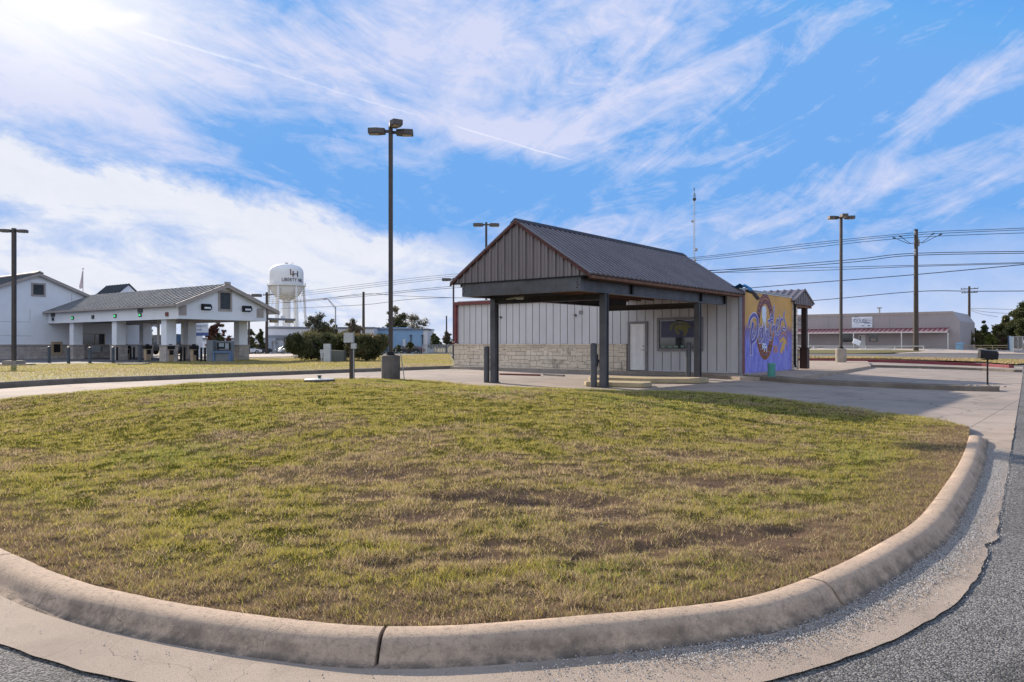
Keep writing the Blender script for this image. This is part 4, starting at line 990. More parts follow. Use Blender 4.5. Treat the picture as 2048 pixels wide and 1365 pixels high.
# lane signals on the long fascia
def sgn(px,py,w,h,col,nm='lane_sign'):
    k=(px-HX)/F; L=(-26.7-60*k)/(.8034+.5954*k); z=zz(py,60+.5954*L)
    b=MB(); b.box(-.08,-.001,L-w/2,L+w/2,z-h/2,z+h/2); o=b.build(nm,M['louver'] if col!='red' else M['maroon'],bank)
    if col=='green':
        a=MB(); a.prism([(L-w*.3,z-h*.25),(L-w*.3,z+h*.02),(L,z+h*.3),(L+w*.3,z+h*.02),(L+w*.3,z-h*.25),(L+w*.1,z-h*.25),(L,z-.02),(L-w*.1,z-h*.25)],'x',-.095,-.082); a.build('lane_arrow',M['green'],o)
for px,py,c in ((106.5,638.5,'d'),(146,636.3,'green'),(186.5,634.5,'d'),(231,632.3,'green'),(281,630.5,'green'),(334.5,629,'red')): sgn(px,py,.42,.33,c)
for px,py in ((106.5,630.5),(281,621.8)): sgn(px,py,.75,.33,'d')
# pneumatic tube drops
b=MB()
for y_ in (5,9,16): b.tube([(3.2,y_,1.4),(3.2,y_,CZ0+.13)],.12,8)
b.build('tube_riser',M['whitep'],bank)
b=MB(); b.box(CW+.01,CW+3.9,1.0,1.22,3.6,3.8); cb_=b.build('clearance_bar',M['gband'],bank)
b=MB(); b.box(CW+1.2,CW+2.0,.98,1.24,3.38,3.598); b.box(CW+2.9,CW+3.7,.98,1.24,3.4,3.598); b.build('clearance_sign',mat('tan_sign_block',(.32,.24,.12),(.2,.16,.1),2,.7),cb_)
b=MB(); b.box(CW+2.4,CW+2.75,1.02,1.2,3.801,4.02); b.build('clearance_light',M['signw'],cb_)
# dormer-like metal roof behind the ridge
dc=at(236,86); dm_=[]
x0b=(dc[0]-K[0])*.5954+(dc[1]-K[1])*.8034; y0b=-(dc[0]-K[0])*.8034+(dc[1]-K[1])*.5954
zr=zz(570,86); b=MB(); b.prism([(x0b-2.0,zr-2.3),(x0b+2.0,zr-2.3),(x0b+2.0,zr-1.9),(x0b,zr-.1),(x0b-2.0,zr-1.9)],'y',y0b-2.4,y0b+2.2); b.build('dormer',M['stucco'],bank)
ribbed_slope(x0b-2.2,x0b,zr-2.0,zr,y0b-2.5,y0b+2.6,.6,.06,.1).build('dormer_roof',M['broof'],bank); ribbed_slope(x0b+2.2,x0b,zr-2.0,zr,y0b-2.5,y0b+2.6,.6,.06,.1).build('dormer_roof',M['broof'],bank)
# bollards before the bank: front row
rowlab=['slate bollard on the bank asphalt in front of the wall-mounted cash machine','slate bollard at the farthest stone column of the bank canopy','slate bollard under the lit arrow before the teller window','slate bollard at the middle stone column of the bank canopy','slate bollard left of the nearest stone column, tallest of its row']
for (px,yb_,yt),lab in zip(((98,725,693),(137,727,694),(180,727.5,694.5),(226,726.5,694),(280,724.5,690)),rowlab):
    Y=EYE*F/(yb_-HY); x,y=at(px,Y); o=bollard_mesh(zz(yt,Y)+.02,.11).build('bollard',M['bollard'],smooth=True,loc=(x,y,-.02)); tag(o,lab,'bollard','bollards in front of the bank')
labs=['second','third','fourth','fifth','sixth','seventh']
small=[(234,66),(261,70),(268,72),(345,64),(353,64.5),(362,63),(369,64),(395,62),(402.5,61.5),(410,61)]
nearby=['behind the middle canopy column','left of two thin ones in the second lane','right of two thin ones in the second lane','first after the nearest left column','second after the nearest left column','left of the beige teller post beside the column','hard against the far right column','just right of the last teller post','between the last teller post and the kiosk','hard against the left side of the cash kiosk']
for (px,Y),lab in zip(small,nearby):
    x,y=at(px,Y); o=bollard_mesh(1.15,.085).build('lane_bollard',M['black'],smooth=True,loc=(x,y,0)); tag(o,'thin black lane bollard, '+lab,'bollard','thin lane bollards under the bank canopy')
tl=['farthest','second farthest','second nearest','nearest']
ts=None
for (px,Y),lab in zip(((252,70),(295,66),(340,62),(388,62)),('beside the small bank window','between the middle and nearest left columns','just right of the nearest left column','in front of the kiosk')):
    x,y=at(px,Y); L_='beige teller post with black head, '+lab
    if ts is None:
        ts=thing('teller_post',L_,'teller machine',(x,y,0),BZ,'teller posts in the drive-through lanes')
        b=MB(); b.box(-.22,.22,-.2,.2,0,1.0); b.build('cabinet',M['beige'],ts,bevel=.02)
        b=MB(); b.box(-.3,.3,-.25,.25,1.0,1.28); b.box(-.16,.16,-.3,-.2,.55,.92); b.tube([(0,0,1.28),(0,0,1.42)],.16,8); b.build('carrier_head',M['black'],ts,bevel=.01)
    else: dup(ts,(x,y,0),BZ,L_)
# cash kiosk
x,y=at(438,60.5); kk=thing('cash_kiosk','blue and grey drive-up cash machine kiosk beside the front right column','cash machine',(x,y,0),R(0))
b=MB(); b.box(-.98,-.45,-.1,.9,0,1.75); b.box(-.449,.9,.35,.9,0,1.68); b.box(-.3,.85,-.1,.349,0,.72); b.build('body',M['atmg'],kk,bevel=.02)
b=MB(); b.box(-.42,1.0,-.25,.0,.72,.85); b.box(-.42,-.3,-.2,.3,0,.718); b.box(.86,.98,-.2,.3,0,.718); b.build('counter',M['atm'],kk)
b=MB(); b.box(-.25,.8,.25,.348,.95,1.55); b.build('screen_panel',M['black'],kk)
b=MB(); b.box(-.1,.3,.23,.249,1.2,1.5); b.box(.4,.7,.23,.249,1.05,1.5); b.box(-.1,.7,.23,.249,.98,1.03); b.build('screen',mat('kiosk_screens',(.2,.25,.3),(.3,.32,.35),5,.3),kk)
# pylon sign and texts
def text(s,size,mt,parent,name,pos,rot,ext=.01,align='CENTER',bend=None,sx=1):
    cu=bpy.data.curves.new('t','FONT'); cu.body=s; cu.size=size; cu.extrude=ext; cu.align_x=align; cu.align_y='CENTER'; cu.resolution_u=2
    ob=bpy.data.objects.new('t',cu); COL.objects.link(ob); dg=bpy.context.evaluated_depsgraph_get(); me=bpy.data.meshes.new_from_object(ob.evaluated_get(dg)); bpy.data.objects.remove(ob); 
    me.transform(Matrix.Scale(sx,4,(1,0,0)))
    if bend:
        me.transform(Matrix.Identity(4))
        bm=bmesh.new(); bm.from_mesh(me); bmesh.ops.triangulate(bm,faces=bm.faces[:])
        xs=[v.co.x for v in bm.verts]; c=min(xs)
        while c<max(xs): 
            bmesh.ops.bisect_plane(bm,geom=bm.verts[:]+bm.edges[:]+bm.faces[:],plane_co=(c,0,0),plane_no=(1,0,0),dist=1e-5); c+=.35
        for v in bm.verts:
            a=v.co.x/bend; rr=bend+v.co.z; v.co=Vector((rr*math.sin(a),v.co.y,rr*math.cos(a)-bend))
        bm.to_mesh(me); bm.free()
    me.name=name; me.materials.clear(); me.materials.append(mt); o=bpy.data.objects.new(name,me); COL.objects.link(o); o.parent=parent; o.location=pos; o.rotation_euler=rot; return o
x,y=at(396,82); sg=thing('pylon_sign','white pylon sign with blue band and blue lettering seen under the bank canopy','sign',(x,y,-.0),R(8))
zt=zz(647,82); zb=zz(672,82)
b=MB(); b.box(-1.05,1.05,-.15,.15,zb+.35,zt); b.build('sign_board',M['signw'],sg)
b=MB(); b.box(-1.05,1.05,-.15,.15,zb,zb+.348); b.build('sign_band',M['signb'],sg)
b=MB(); b.box(-.45,.45,-.12,.12,0,zb-.001); b.build('sign_post',M['stucco'],sg)
text('PROSPERITY',.36,M['signt'],sg,'lettering',(0,-.16,zt-.35),(R(90),0,0),.005); text('BANK',.36,M['signt'],sg,'lettering',(0,-.16,zt-.72),(R(90),0,0),.005)
# flag
x,y=at(166,95); fl=thing('flagpole','white flagpole with a limp flag rising behind the bank roof','flagpole',(x,y,0))
zt=zz(537,95); b=MB(); b.tube([(0,0,0),(0,0,zt-.15)],.07,8,.045); b.lathe([(.02,zt-.15),(.12,zt-.1),(.12,zt),(.02,zt+.05)],8); b.build('pole',M['whitep'],fl)
b=MB(); n=9
pts=[(0,zt-.4),(-.12,zt-1.2),(-.38,zt-2.3),(-.32,zt-2.6),(0,zt-2.5)]
b.prism([(p_[0]-.06,p_[1]) for p_ in pts],'y',-.1,.06); b.build('flag',M['flagr'],fl)
# ================================================================ lamp posts
def lamp(px,Y,ytop,heads,lab,base='round',zb=0,hs=1.0,r=.075):
    x,y=at(px,Y); t=thing('lamp_post',lab,'lamp post',(x,y,zb),0,'brown parking lot lamp posts'); zt=zz(ytop,Y)-zb
    if base=='round':
        b=MB(); b.lathe([(.36,-.2),(.36,.90),(.345,.95),(.31,.97)],28); b.build('pier',M['concd'] if px<1000 else M['conc'],t,smooth=True); zp=.97
        b=MB(); b.box(-.16,.16,-.16,.16,.97,1.0); b.box(-.12,.12,-.12,.12,1.0,1.1); b.build('base_plate',M['black'],t)
    elif base=='pad':
        b=MB(); b.box(-.9,.9,-.9,.9,-.2,.06); b.box(-.5,.5,-.5,.5,.06,.28); b.build('pier',M['conc'],t,bevel=.03); zp=.28
    else: zp=-.3
    b=MB(); n=2; b.box(-r,r,-r,r,zp,zt); b.build('pole',M['bronze'],t,bevel=.01)
    for ang,dz in heads:
        hd=MB(); L=.85*hs; w=.30*hs; h=.26*hs; a0=.28*hs
        # tapered shoebox, long axis +x
        P=[(a0,-w*.62),(a0+L*.5,-w),(a0+L,-w*.82),(a0+L,w*.82),(a0+L*.5,w),(a0,w*.62)]
        hd.prism(P,'z',-h/2,h/2); ho=hd.build('lamp_head',M['head'],t,bevel=.012,loc=(0,0,zt-.18+dz)); ho.rotation_euler=(0,0,R(ang))
        ln=MB(); ln.prism([(a0+L*.38,-w*.7),(a0+L*.92,-w*.6),(a0+L*.92,w*.6),(a0+L*.38,w*.7)],'z',-h/2-.015,-h/2-.002); ln.build('lens',M['lens'],ho)
        ar=MB(); ar.box(.0,a0,-.04,.04,-.05,.05); ar.build('arm',M['bronze'],ho)
    return t
lamp(781.5,29,253,[(180,-.02),(4,-.06),(-62,.14)],'tall brown three-headed lamp post on a dark concrete pier on the lawn','round',.04,.76,.077)
lamp(1682,53,431,[(183,0),(-12,0),(-95,.05)],'brown lamp post on a pale round concrete pier beside the parking bays','round',.14,.8,.085)
lamp(28,50,457,[(190,0),(12,0)],'brown lamp post on a low concrete pad at the far left','pad',.05,.72,.11)
lamp(972.5,56,445,[(172,0),(14,0)],'twin-headed lamp post rising behind the roof ridge of the canopy','none',0,.85,.08)
lamp(907,74,556,[(178,0),(20,0)],'lamp post showing above the left end of the maroon roof trim','none',0,1.0,.08)
lamp(498,112,589,[(0,0)],'distant lamp post with one head right of the bank gable','none',0,1.6,.12)
# ================================================================ lawn furniture
def gz_(x,y,add=0): return g(x,y)+add
# meter post on the lawn
x,y=at(704,27.2); zb=.12
mp=thing('meter_post','grey timber post carrying two pale utility boxes on the lawn','utility post',(x,y,zb),R(-8))
h=zz(682,27.2)-zb; b=MB(); b.box(-.075,.075,-.07,.07,-.2,h+.1); b.build('post',M['wood'],mp)
b=MB(); b.box(-.24,.12,-.22,-.071,zz(686,27.2)-zb,zz(666,27.2)-zb); b.build('meter_box',M['boxg'],mp,bevel=.015)
b=MB(); b.box(-.05,.06,-.2,-.1,zz(665.9,27.2)-zb,zz(664.5,27.2)-zb); b.build('box_hinge',M['rust'],mp)
b=MB(); b.box(.02,.21,-.19,-.071,zz(698,27.2)-zb,zz(686,27.2)-zb-.02); b.build('switch_box',M['boxg'],mp,bevel=.01)
b=MB(); b.tube([(.1,-.1,zz(698,27.2)-zb),(.1,-.1,-.05)],.022,6); b.build('conduit',M['galv'],mp)
# septic lid
x,y=at(639,23.0); lid=thing('tank_cover','round pale tank cover with a dark green knob, half sunk in the lawn','manhole',(x,y,max(zz(762,23.0),float(isl_z(np.array([x]),np.array([y]),np.array([9.]),dist_to(np.array([x]),np.array([y]),FP))[0])+.05)))
b=MB(); b.lathe([(.40,-.12),(.43,-.02),(.47,.0),(.47,.03),(.44,.045)],28); b.build('rim',M['concd'],lid)
b=MB(); b.lathe([(.45,.046),(.42,.06),(.1,.075)],28); b.build('lid',M['boxg'],lid,smooth=True)
b=MB(); b.lathe([(.05,.07),(.04,.12),(.07,.13),(.06,.17)],10); b.build('knob',mat('dark_green_plastic',(.02,.07,.05),(.015,.05,.04),3,.5),lid)
# pale stick behind the lamp pier
x,y=at(803,29.6); b=MB(); b.tube([(.12,0,-.02),(-.04,.08,1.02)],.02,6); o=b.build('guy_stake',M['galv'],loc=(x,y,.02)); tag(o,'thin pale rod leaning beside the big concrete lamp pier','rod')
# pale slab half buried in the far verge
x,y=at(268,52); b=MB(); b.box(-.85,.85,-.6,.6,0,.1); o=b.build('access_cover',M['conc'],loc=(x,y,vz(x,y)+.0),bevel=.03); tag(o,'pale concrete access cover lying in the verge before the bank columns','access cover')
# boxes at the hedge
x,y=at(651,60); zb=vz(x,y)-.05
eb=thing('electric_cabinet','pale grey upright electric cabinet with meter at the left half of the hedge','electric cabinet',(x,y,zb))
b=MB(); b.box(-.12,.42,-.2,.2,0,zz(688,60)-zb); b.build('cabinet',M['boxg'],eb,bevel=.02)
b=MB(); b.box(-.42,-.121,-.1,.15,.75,1.02); b.box(-.38,-.2,-.1,.1,.35,.75); b.tube([(-.3,0,.35),(-.3,0,-.05)],.06,8); b.build('meter_box',M['boxg'],eb)
x,y=at(675,61); b=MB(); b.prism([(-.65,0),(.62,0),(.6,.92),(-.63,.98)],'y',-.45,.45)
tf=b.build('transformer',M['transf'],bevel=.03,loc=(x,y,vz(x,y)-.05)); tag(tf,'squat dark grey-green transformer box against the middle of the hedge','transformer')
# ================================================================ vegetation
def leafset(name,cx,cy,cz,blobs,N,size,cols,parent=None,up=0.0,aspect=2.2,shell=.55,mat_=None):
    """blobs: (x,y,z,rx,ry,rz) relative; leaves cluster towards blob surfaces"""
    vol=np.array([q[3]*q[4]*q[5] for q in blobs])**.75; pr=vol/vol.sum(); bi=rng.choice(len(blobs),N,p=pr); B=np.array(blobs)[bi]
    d=rng.normal(size=(N,3)); d/=np.linalg.norm(d,axis=1)[:,None]; r=(shell+(1-shell)*rng.random(N))*(1+.10*rng.normal(size=N))
    lump=1+.22*np.sin(d[:,0]*7+bi)*np.sin(d[:,2]*6+bi*2)*np.sin(d[:,1]*5)
    p=B[:,:3]+d*B[:,3:6]*(r*lump)[:,None]
    # holes
    n_=fbm(p[:,0]+p[:,1]*.7,p[:,2],1.3,int(cx)%7,3); keep=n_>.33; p=p[keep];d=d[keep]; bi=bi[keep]; n=len(p)
    ax_=rng.normal(size=(n,3)); ax_[:,2]+=up*3; ax_+=d*(.8+up); ax_/=np.linalg.norm(ax_,axis=1)[:,None]
    sd=np.cross(ax_,rng.normal(size=(n,3))); sd/=np.linalg.norm(sd,axis=1)[:,None]+1e-9
    s=size*(.6+.8*rng.random(n))[:,None]
    V=np.stack([p-ax_*s*.5,p+sd*s/aspect*.5,p+ax_*s*.5,p-sd*s/aspect*.5],1).astype(np.float32)
    me=bpy.data.meshes.new(name); me.vertices.add(4*n); me.vertices.foreach_set('co',V.ravel()); me.loops.add(4*n); me.loops.foreach_set('vertex_index',np.arange(4*n,dtype=np.int32))
    me.polygons.add(n); me.polygons.foreach_set('loop_start',np.arange(0,4*n,4,dtype=np.int32)); me.polygons.foreach_set('loop_total',np.full(n,4,np.int32)); me.update()
    C=np.array(cols); w=np.clip(fbm(p[:,0]+p[:,1],p[:,2],.9,3,3)*1.6-.3+.35*(rng.random(n)-.5),0,.999)*len(C); col=C[np.clip(w.astype(int),0,len(C)-1)]*(.7+.6*rng.random(n))[:,None]
    set_col(me,np.repeat(col,4,axis=0)); me.materials.append(M['leaf']); o=bpy.data.objects.new(name,me); COL.objects.link(o); o.parent=parent
    if not parent: o.location=(cx,cy,cz)
    return o
M['leaf']=vcol_mat('leaf',.55,trans=.3,spec=.3); M['bark']=mat('bark',(.09,.07,.055),(.05,.04,.032),3,.9,bump=.5,bscale=12)
GD=[(.03,.045,.016),(.05,.065,.022),(.08,.09,.03),(.10,.09,.04)]; GO=[(.05,.06,.02),(.09,.10,.03),(.13,.11,.04),(.16,.10,.05)]
GR=[(.09,.035,.025),(.13,.05,.03),(.08,.075,.035),(.11,.10,.05)]; GL=[(.07,.09,.02),(.12,.14,.03),(.16,.17,.04)]
def tree(px,Y,ybase,ytop,wpx,lab,cols,N=5000,size=.28,shell=.4,nb=9,trunk=True,cat='tree',name='tree',low=.12,asp=1.8):
    x,y=at(px,Y); zb=g(x,y)-.05 if ybase is None else zz(ybase,Y); H=zz(ytop,Y)-zb; W=wpx/F*Y
    t=thing(name,lab,cat,(x,y,zb)); rs=random.Random(int(px*7+Y))
    bl=[]
    for i in range(nb*3):
        a=rs.random()*6.28; rr=rs.random()**.55*.42*W; hz=low*H+(H*(1-low))*(.15+.7*rs.random()); s=W*(.07+.10*rs.random()); 
        hz=min(hz,H-s*.8*.9); f_=1-.55*max(0,(hz/H-.55)/.45)
        bl.append((rr*math.cos(a)*f_,rr*math.sin(a)*f_,hz,s,s,s*.75))
    bl.append((0,0,H-W*.13,W*.14,W*.14,W*.13))
    if low<.1: bl+=[(0,0,H*.22,W*.36,W*.3,H*.22),(W*.15,0,H*.42,W*.25,W*.25,H*.24),(-W*.16,0,H*.4,W*.24,W*.24,H*.22)]
    bl.append((0,0,H*.6,W*.26,W*.26,H*.24))
    b=MB(); tr=.012*H+.03*W*.3
    b.tube([(0,0,-.2),(.03*H,0,H*.25),(0,.02*H,H*.5),(0,0,H*.8)],tr,7,tr*.25)
    for q in bl: b.tube([(0,0,H*(.2+.2*rs.random())),(q[0]*.5,q[1]*.5,q[2]*.75),(q[0],q[1],q[2]),(q[0]*1.5,q[1]*1.5,q[2]+q[5]*.7)],tr*.35,5,tr*.06)
    b.build('trunk',M['bark'],t)
    leafset('crown',x,y,zb,bl,int(N*1.8),size*.75,cols,t,shell=shell*.5,aspect=asp)
    return t
# hedge of three shrubs
def shrub(px,Y,py0,py1,wpx,lab,N,cols=[(.045,.055,.022),(.07,.08,.032),(.11,.115,.05),(.16,.145,.07)],size=.21,depth=.8,up=.45,name='hedge_shrub',grp='hedge shrubs on the verge'):
    x,y=at(px,Y); zb=zz(py1,Y); H=zz(py0,Y)-zb; W=wpx/F*Y
    t=thing(name,lab,'shrub',(x,y,zb),0,grp); rs=random.Random(px); bl=[(0,0,H*.42,W*.42,W*.42*depth,H*.44)]
    for i in range(16):
        a=rs.random()*6.28; bl.append((W*.33*math.cos(a),W*.33*depth*math.sin(a),H*(.22+.46*rs.random()),W*.18,W*.18*depth,H*.25))
    b=MB()
    for i in range(12):
        a=rs.random()*6.28; b.tube([(0,0,-.1),(W*.12*math.cos(a),W*.12*math.sin(a),H*.4),(W*.3*math.cos(a),W*.3*math.sin(a)*depth,H*.85)],.05,5,.012)
    b.build('stem',M['bark'],t)
    # solid dark inner mass so no light leaks straight through
    c=MB(); c.lathe([(.02,H*.1),(W*.14,H*.15),(W*.2,H*.4),(W*.15,H*.6),(.05,H*.7)],14); c.v=[(v[0],v[1]*depth,v[2]) for v in c.v]; c.build('inner_light_block',M['bark'],t)
    leafset('crown',x,y,zb,bl,N,size,cols,t,up=up,aspect=3.2,shell=.42)
shrub(622,64,657,718,104,'large dense evergreen shrub forming the left end of the hedge',46000)
shrub(688,65.5,659,717,84,'evergreen shrub in the middle of the hedge behind the transformer',34000)
shrub(733,63,662,719,92,'dense evergreen shrub with orange leaves forming the right end of the hedge',42000,cols=[(.045,.055,.022),(.07,.08,.032),(.11,.115,.05),(.16,.145,.07),(.2,.12,.05)])
# far trees left
tree(640,118,712,624,84,'broad bare-edged tree with reddish lower leaves above the left end of the hedge',GR[2:]+[(.06,.065,.045),(.12,.12,.085)],4300,.42,.35,11)
tree(706,130,710,636,58,'thin reddish tree above the middle of the hedge',[(.13,.11,.075),(.15,.12,.08),(.10,.09,.065)],2400,.42,.3,8)
tree(790,190,706,611,66,'tall olive tree behind the blue building, darkest of its clump',[(.08,.085,.04),(.12,.12,.06),(.16,.14,.07)],5000,.6,.4,10)
tree(824,195,706,626,80,'pale sparse tree behind the right half of the blue building',[(.19,.18,.13),(.22,.2,.15),(.14,.14,.09)],3300,.55,.3,9)
tree(868,175,706,667,30,'small dark bush at the end of the blue building',GO[:2],2200,.45,.5,6)
tree(436,90,715,642,52,'reddish brown tree seen beneath the bank canopy gable',GR,5000,.34,.35,10)
tree(500,150,708,658,30,'olive tree between the bank canopy and the white building',GO[:3],2500,.5,.4,7)
tree(521,155,708,658,22,'slim olive tree left of the white building wall',GO[:2],1800,.5,.4,6)
tree(299,90,715,642,16,'narrow dark tree seen between the canopy columns',GO[:2],2200,.3,.4,6)
tree(820,160,706,684,24,'small clipped bush in front of the blue wall',GD[1:]+[(.06,.08,.03)],1800,.34,.5,5,cat='bush',name='bush')
tree(796,162,706,690,20,'low bush left of the clipped one by the blue wall',GO[:2],1300,.34,.5,5,cat='bush',name='bush')
tree(872,150,706,672,26,'rounded green bush by the chain-link fence left of the stone wall',[(.05,.07,.03),(.07,.09,.035)],2600,.36,.5,6,cat='bush',name='bush')
tree(893,185,706,663,30,'brownish brush behind the fence beside the stone wall',[(.13,.11,.07),(.10,.09,.05)],2600,.5,.4,7,cat='bush',name='bush')
tree(850,200,707,668,30,'grey brush at the far end of the blue building',[(.12,.11,.08),(.09,.09,.05)],2200,.5,.4,7,cat='bush',name='bush')
# thicket right
tree(1932,112,None,642,34,'olive tree against the end wall of the tan building',GO[:3],5200,.36,.45,9,low=.05)
tree(1948,118,None,656,30,'dark bush behind the small utility pole',GD,4200,.36,.5,7,low=.0)
tree(1968,122,None,641,26,'pointed dark tree in the middle of the right thicket',GD[:3],3600,.38,.5,7,low=.05)
tree(1990,120,None,652,28,'dark shrub right of the pointed tree',GD[:3]+[(.08,.08,.03)],3600,.36,.5,7,low=.0)
tree(1982,108,None,668,34,'yellow-green bush low in the right thicket',GL,4200,.3,.5,7,low=.0,cat='bush',name='bush')
tree(2006,108,None,664,38,'reddish brown bush beside the screened fence',[(.12,.06,.05),(.10,.075,.045),(.08,.08,.03)],4200,.3,.5,7,low=.0,cat='bush',name='bush')
tree(2012,116,None,630,50,'olive tree rising left of the big dark tree',GO[:3],6000,.36,.4,10,low=.1)
tree(2048,112,None,603,76,'big dark evergreen tree at the right edge',GD[:3],17000,.36,.5,15,low=.1)
tree(2090,116,None,620,70,'dark tree beyond the right edge of the fence',GD[:3],6000,.4,.5,10,low=.1)
for i,px in enumerate((1916,1940,1962,1985,2010,2034)):
    tree(px,126+i*2,None,678-i%2*5,34,['tawny undergrowth bush by the tan end wall','second tawny undergrowth bush from the tan wall','tawny undergrowth bush under the pointed tree','tawny undergrowth bush behind the yellow-green bush','tawny undergrowth bush behind the fence corner','tawny undergrowth bush behind the screened fence'][i],[(.09,.08,.03),(.12,.09,.045),(.05,.06,.02)],2200,.4,.45,6,cat='bush',name='bush',low=0)
# ================================================================ water tower
x,y=at(573,262); zb=-.7; wt=thing('water_tower','white multi-legged water tower with dark lettering on its tank','water tower',(x,y,zb))
Yt=262; s=Yt/F; Rt=33.5*s; Z=lambda py: zz(py,Yt)-zb
prof_=[(.3,Z(602.5)),(Rt*.45,Z(599)),(Rt*.78,Z(592)),(Rt*.95,Z(582)),(Rt,Z(574))]
b=MB(); b.lathe([(.5,Z(601)),(Rt*.3,Z(600.5)),(Rt*.6,Z(596)),(Rt*.85,Z(586)),(Rt*.97,Z(576)),(Rt*.985,Z(571)),(Rt*.985,Z(546)),(Rt*.95,Z(540)),(Rt*.82,Z(534.5)),(Rt*.55,Z(530.5)),(Rt*.25,Z(529)),(.3,Z(528.7))],48); b.build('tank',M['towerw'],wt,smooth=True)
b=MB(); b.lathe([(Rt*.99,Z(573)),(Rt*1.12,Z(573)),(Rt*1.12,Z(571.6)),(Rt*.99,Z(571.6))],40); bal=b.build('balcony',M['towerw'],wt)
b=MB(); n=28
for zz_ in (Z(569),Z(566.5)): b.tube([(Rt*1.11*math.cos(2*math.pi*i/n),Rt*1.11*math.sin(2*math.pi*i/n),zz_) for i in range(n+1)],.06,5)
for i in range(n): b.tube([(Rt*1.11*math.cos(2*math.pi*i/n),Rt*1.11*math.sin(2*math.pi*i/n),Z(571.6)),(Rt*1.11*math.cos(2*math.pi*i/n),Rt*1.11*math.sin(2*math.pi*i/n),Z(566.5))],.05,4)
b.build('railing',M['towerw'],bal)
legp=[]
for k in range(6):
    a=R(-100+60*k); c,s_=math.cos(a),math.sin(a); b=MB(); b.tube([(Rt*1.2*c,Rt*1.2*s_,0),(Rt*.99*c,Rt*.99*s_,Z(573))],.42,12); b.build('leg',M['towerw'],wt,smooth=True); legp.append((c,s_))
b=MB(); b.tube([(0,0,0),(0,0,Z(600))],1.35,20); b.build('riser_pipe',M['towerw'],wt,smooth=True)
b=MB(); H1=Z(573)
for k in range(6):
    c,s_=legp[k]; c2,s2=legp[(k+1)%6]
    for z0,z1 in ((1,H1*.5),(H1*.5,H1*.98)):
        r0=Rt*(1.2-.21*z0/H1); r1=Rt*(1.2-.21*z1/H1)
        b.tube([(r0*c,r0*s_,z0),(r1*c2,r1*s2,z1)],.06,4); b.tube([(r0*c2,r0*s2,z0),(r1*c,r1*s_,z1)],.06,4)
b.build('bracing',M['towerw'],wt)
b=MB(); b.box(-.4,.4,-.4,.4,Z(528.8),Z(526)); b.tube([(2.2,0,Z(530)),(2.2,0,Z(525))],.08,5); b.tube([(1.6,.4,Z(530)),(1.6,.4,Z(528))],.2,6); b.build('antenna',M['galv'],wt)
# lettering wrapped on the tank (wraps about the vertical axis)
def wrap(s_,size,az_px,py,mt,sx=1.0):
    dx=(az_px-573)*Yt/F/Rt; a=math.asin(max(-1,min(1,dx))); o=text(s_,size,mt,wt,'lettering',(0,0,0),(0,0,0),.05,bend=Rt*.985+.06,sx=sx)
    # text plane: x right, y up, z out ; axis at z=-bend
    bend=Rt*.985+.06
    vd=math.atan2(x,y)  # azimuth of the tower seen from the road
    m=Matrix.Translation((0,0,Z(py)))@Matrix.Rotation(a-vd,4,'Z')@Matrix.Rotation(R(90),4,'X')@Matrix.Translation((0,0,bend))
    o.data.transform(m)
wrap('LIBERTY HILL',1.7,587.5,562.5,M['ink'],.85)
for s1,px_,py_,mt,sx in (('L',583.5,547.5,M['gold'],1.35),('H',590,551,M['ink'],1.25)): wrap(s1,2.9,px_,py_,mt,sx)
# ================================================================ poles and wires
def upole(px,Y,ytop,lab,r=.16,arms=(),extra=None):
    x,y=at(px,Y); zb=g(x,y)-.2; zt=zz(ytop,Y)-zb; t=thing('utility_pole',lab,'utility pole',(x,y,zb),math.atan2(UA[1],UA[0]) if not arms else math.atan2(VA[1],VA[0])); b=MB(); b.tube([(0,0,0),(0,0,zt*.5),(0,0,zt)],r*1.15,10,r*.8); b.build('pole',M['wood'],t,smooth=True)
    for py,w in arms:
        z=zz(py,Y)-zb; b=MB(); b.box(-w/2,w/2,-r-.14,-r*.8,z-.07,z+.07); b.build('crossarm',M['wood'],t)
        b=MB()
        for k in (-.47,-.3,.3,.47): b.lathe([(.06,z+.07),(.09,z+.16),(.05,z+.3)],8,(w*k,-r-.05))
        b.build('insulator',M['galv'],t)
    if extra: extra(t,lambda py: zz(py,Y)-zb)
    return t
def main_extra(t,Zf):
    b=MB()
    for py in (470,511,505):
        z=Zf(py); b.box(-.7,.7,-.08,.08,z-.06,z+.06)
        for k in (-.65,.65): b.lathe([(.08,z),(.12,z+.15),(.05,z+.35)],8,(k,0))
    b.build('bracket',M['galv'],t)
    b=MB(); z=Zf(492); b.lathe([(.18,z),(.22,z+.1),(.22,z+.75),(.15,z+.85)],12,(.5,-.1)); b.lathe([(.05,z+.85),(.08,z+1.0),(.03,z+1.15)],8,(.5,-.1)); b.build('transformer_can',M['galv'],t)
    b=MB(); D=lambda dx,py: (dx*.0+0,-dx*.0,Zf(py))
    for sgn_,L in ((1,2.5),(1,1.7),(-1,2.3),(-1,1.6)):
        b.tube([(.0,0,Zf(486)),(0,-sgn_*L*.35,Zf(487)),(0,-sgn_*L*.75,Zf(479)),(0,-sgn_*L,Zf(467+L*3))],.035,5); b.tube([(0,-sgn_*L,Zf(467+L*3)),(0,-sgn_*(L+.3),Zf(465+L*3))],.09,6)
    b.build('jumper_wire',M['wire'],t)
upole(1832,92,459,'tall wooden utility pole with jumper wires in front of the tan building',.27,(),main_extra)
upole(1938.5,140,573,'smaller wooden utility pole with two crossarms beyond the tan building',.24,((578,2.8),(585.5,2.6)))
upole(727,157,584,'wooden utility pole behind the hedge',.3,())
upole(533.5,150,585,'wooden utility pole with a crossarm beside the water tower',.28,((590,3.6),))
upole(893,185,632,'short dark pole left of the maroon downspout',.2,())
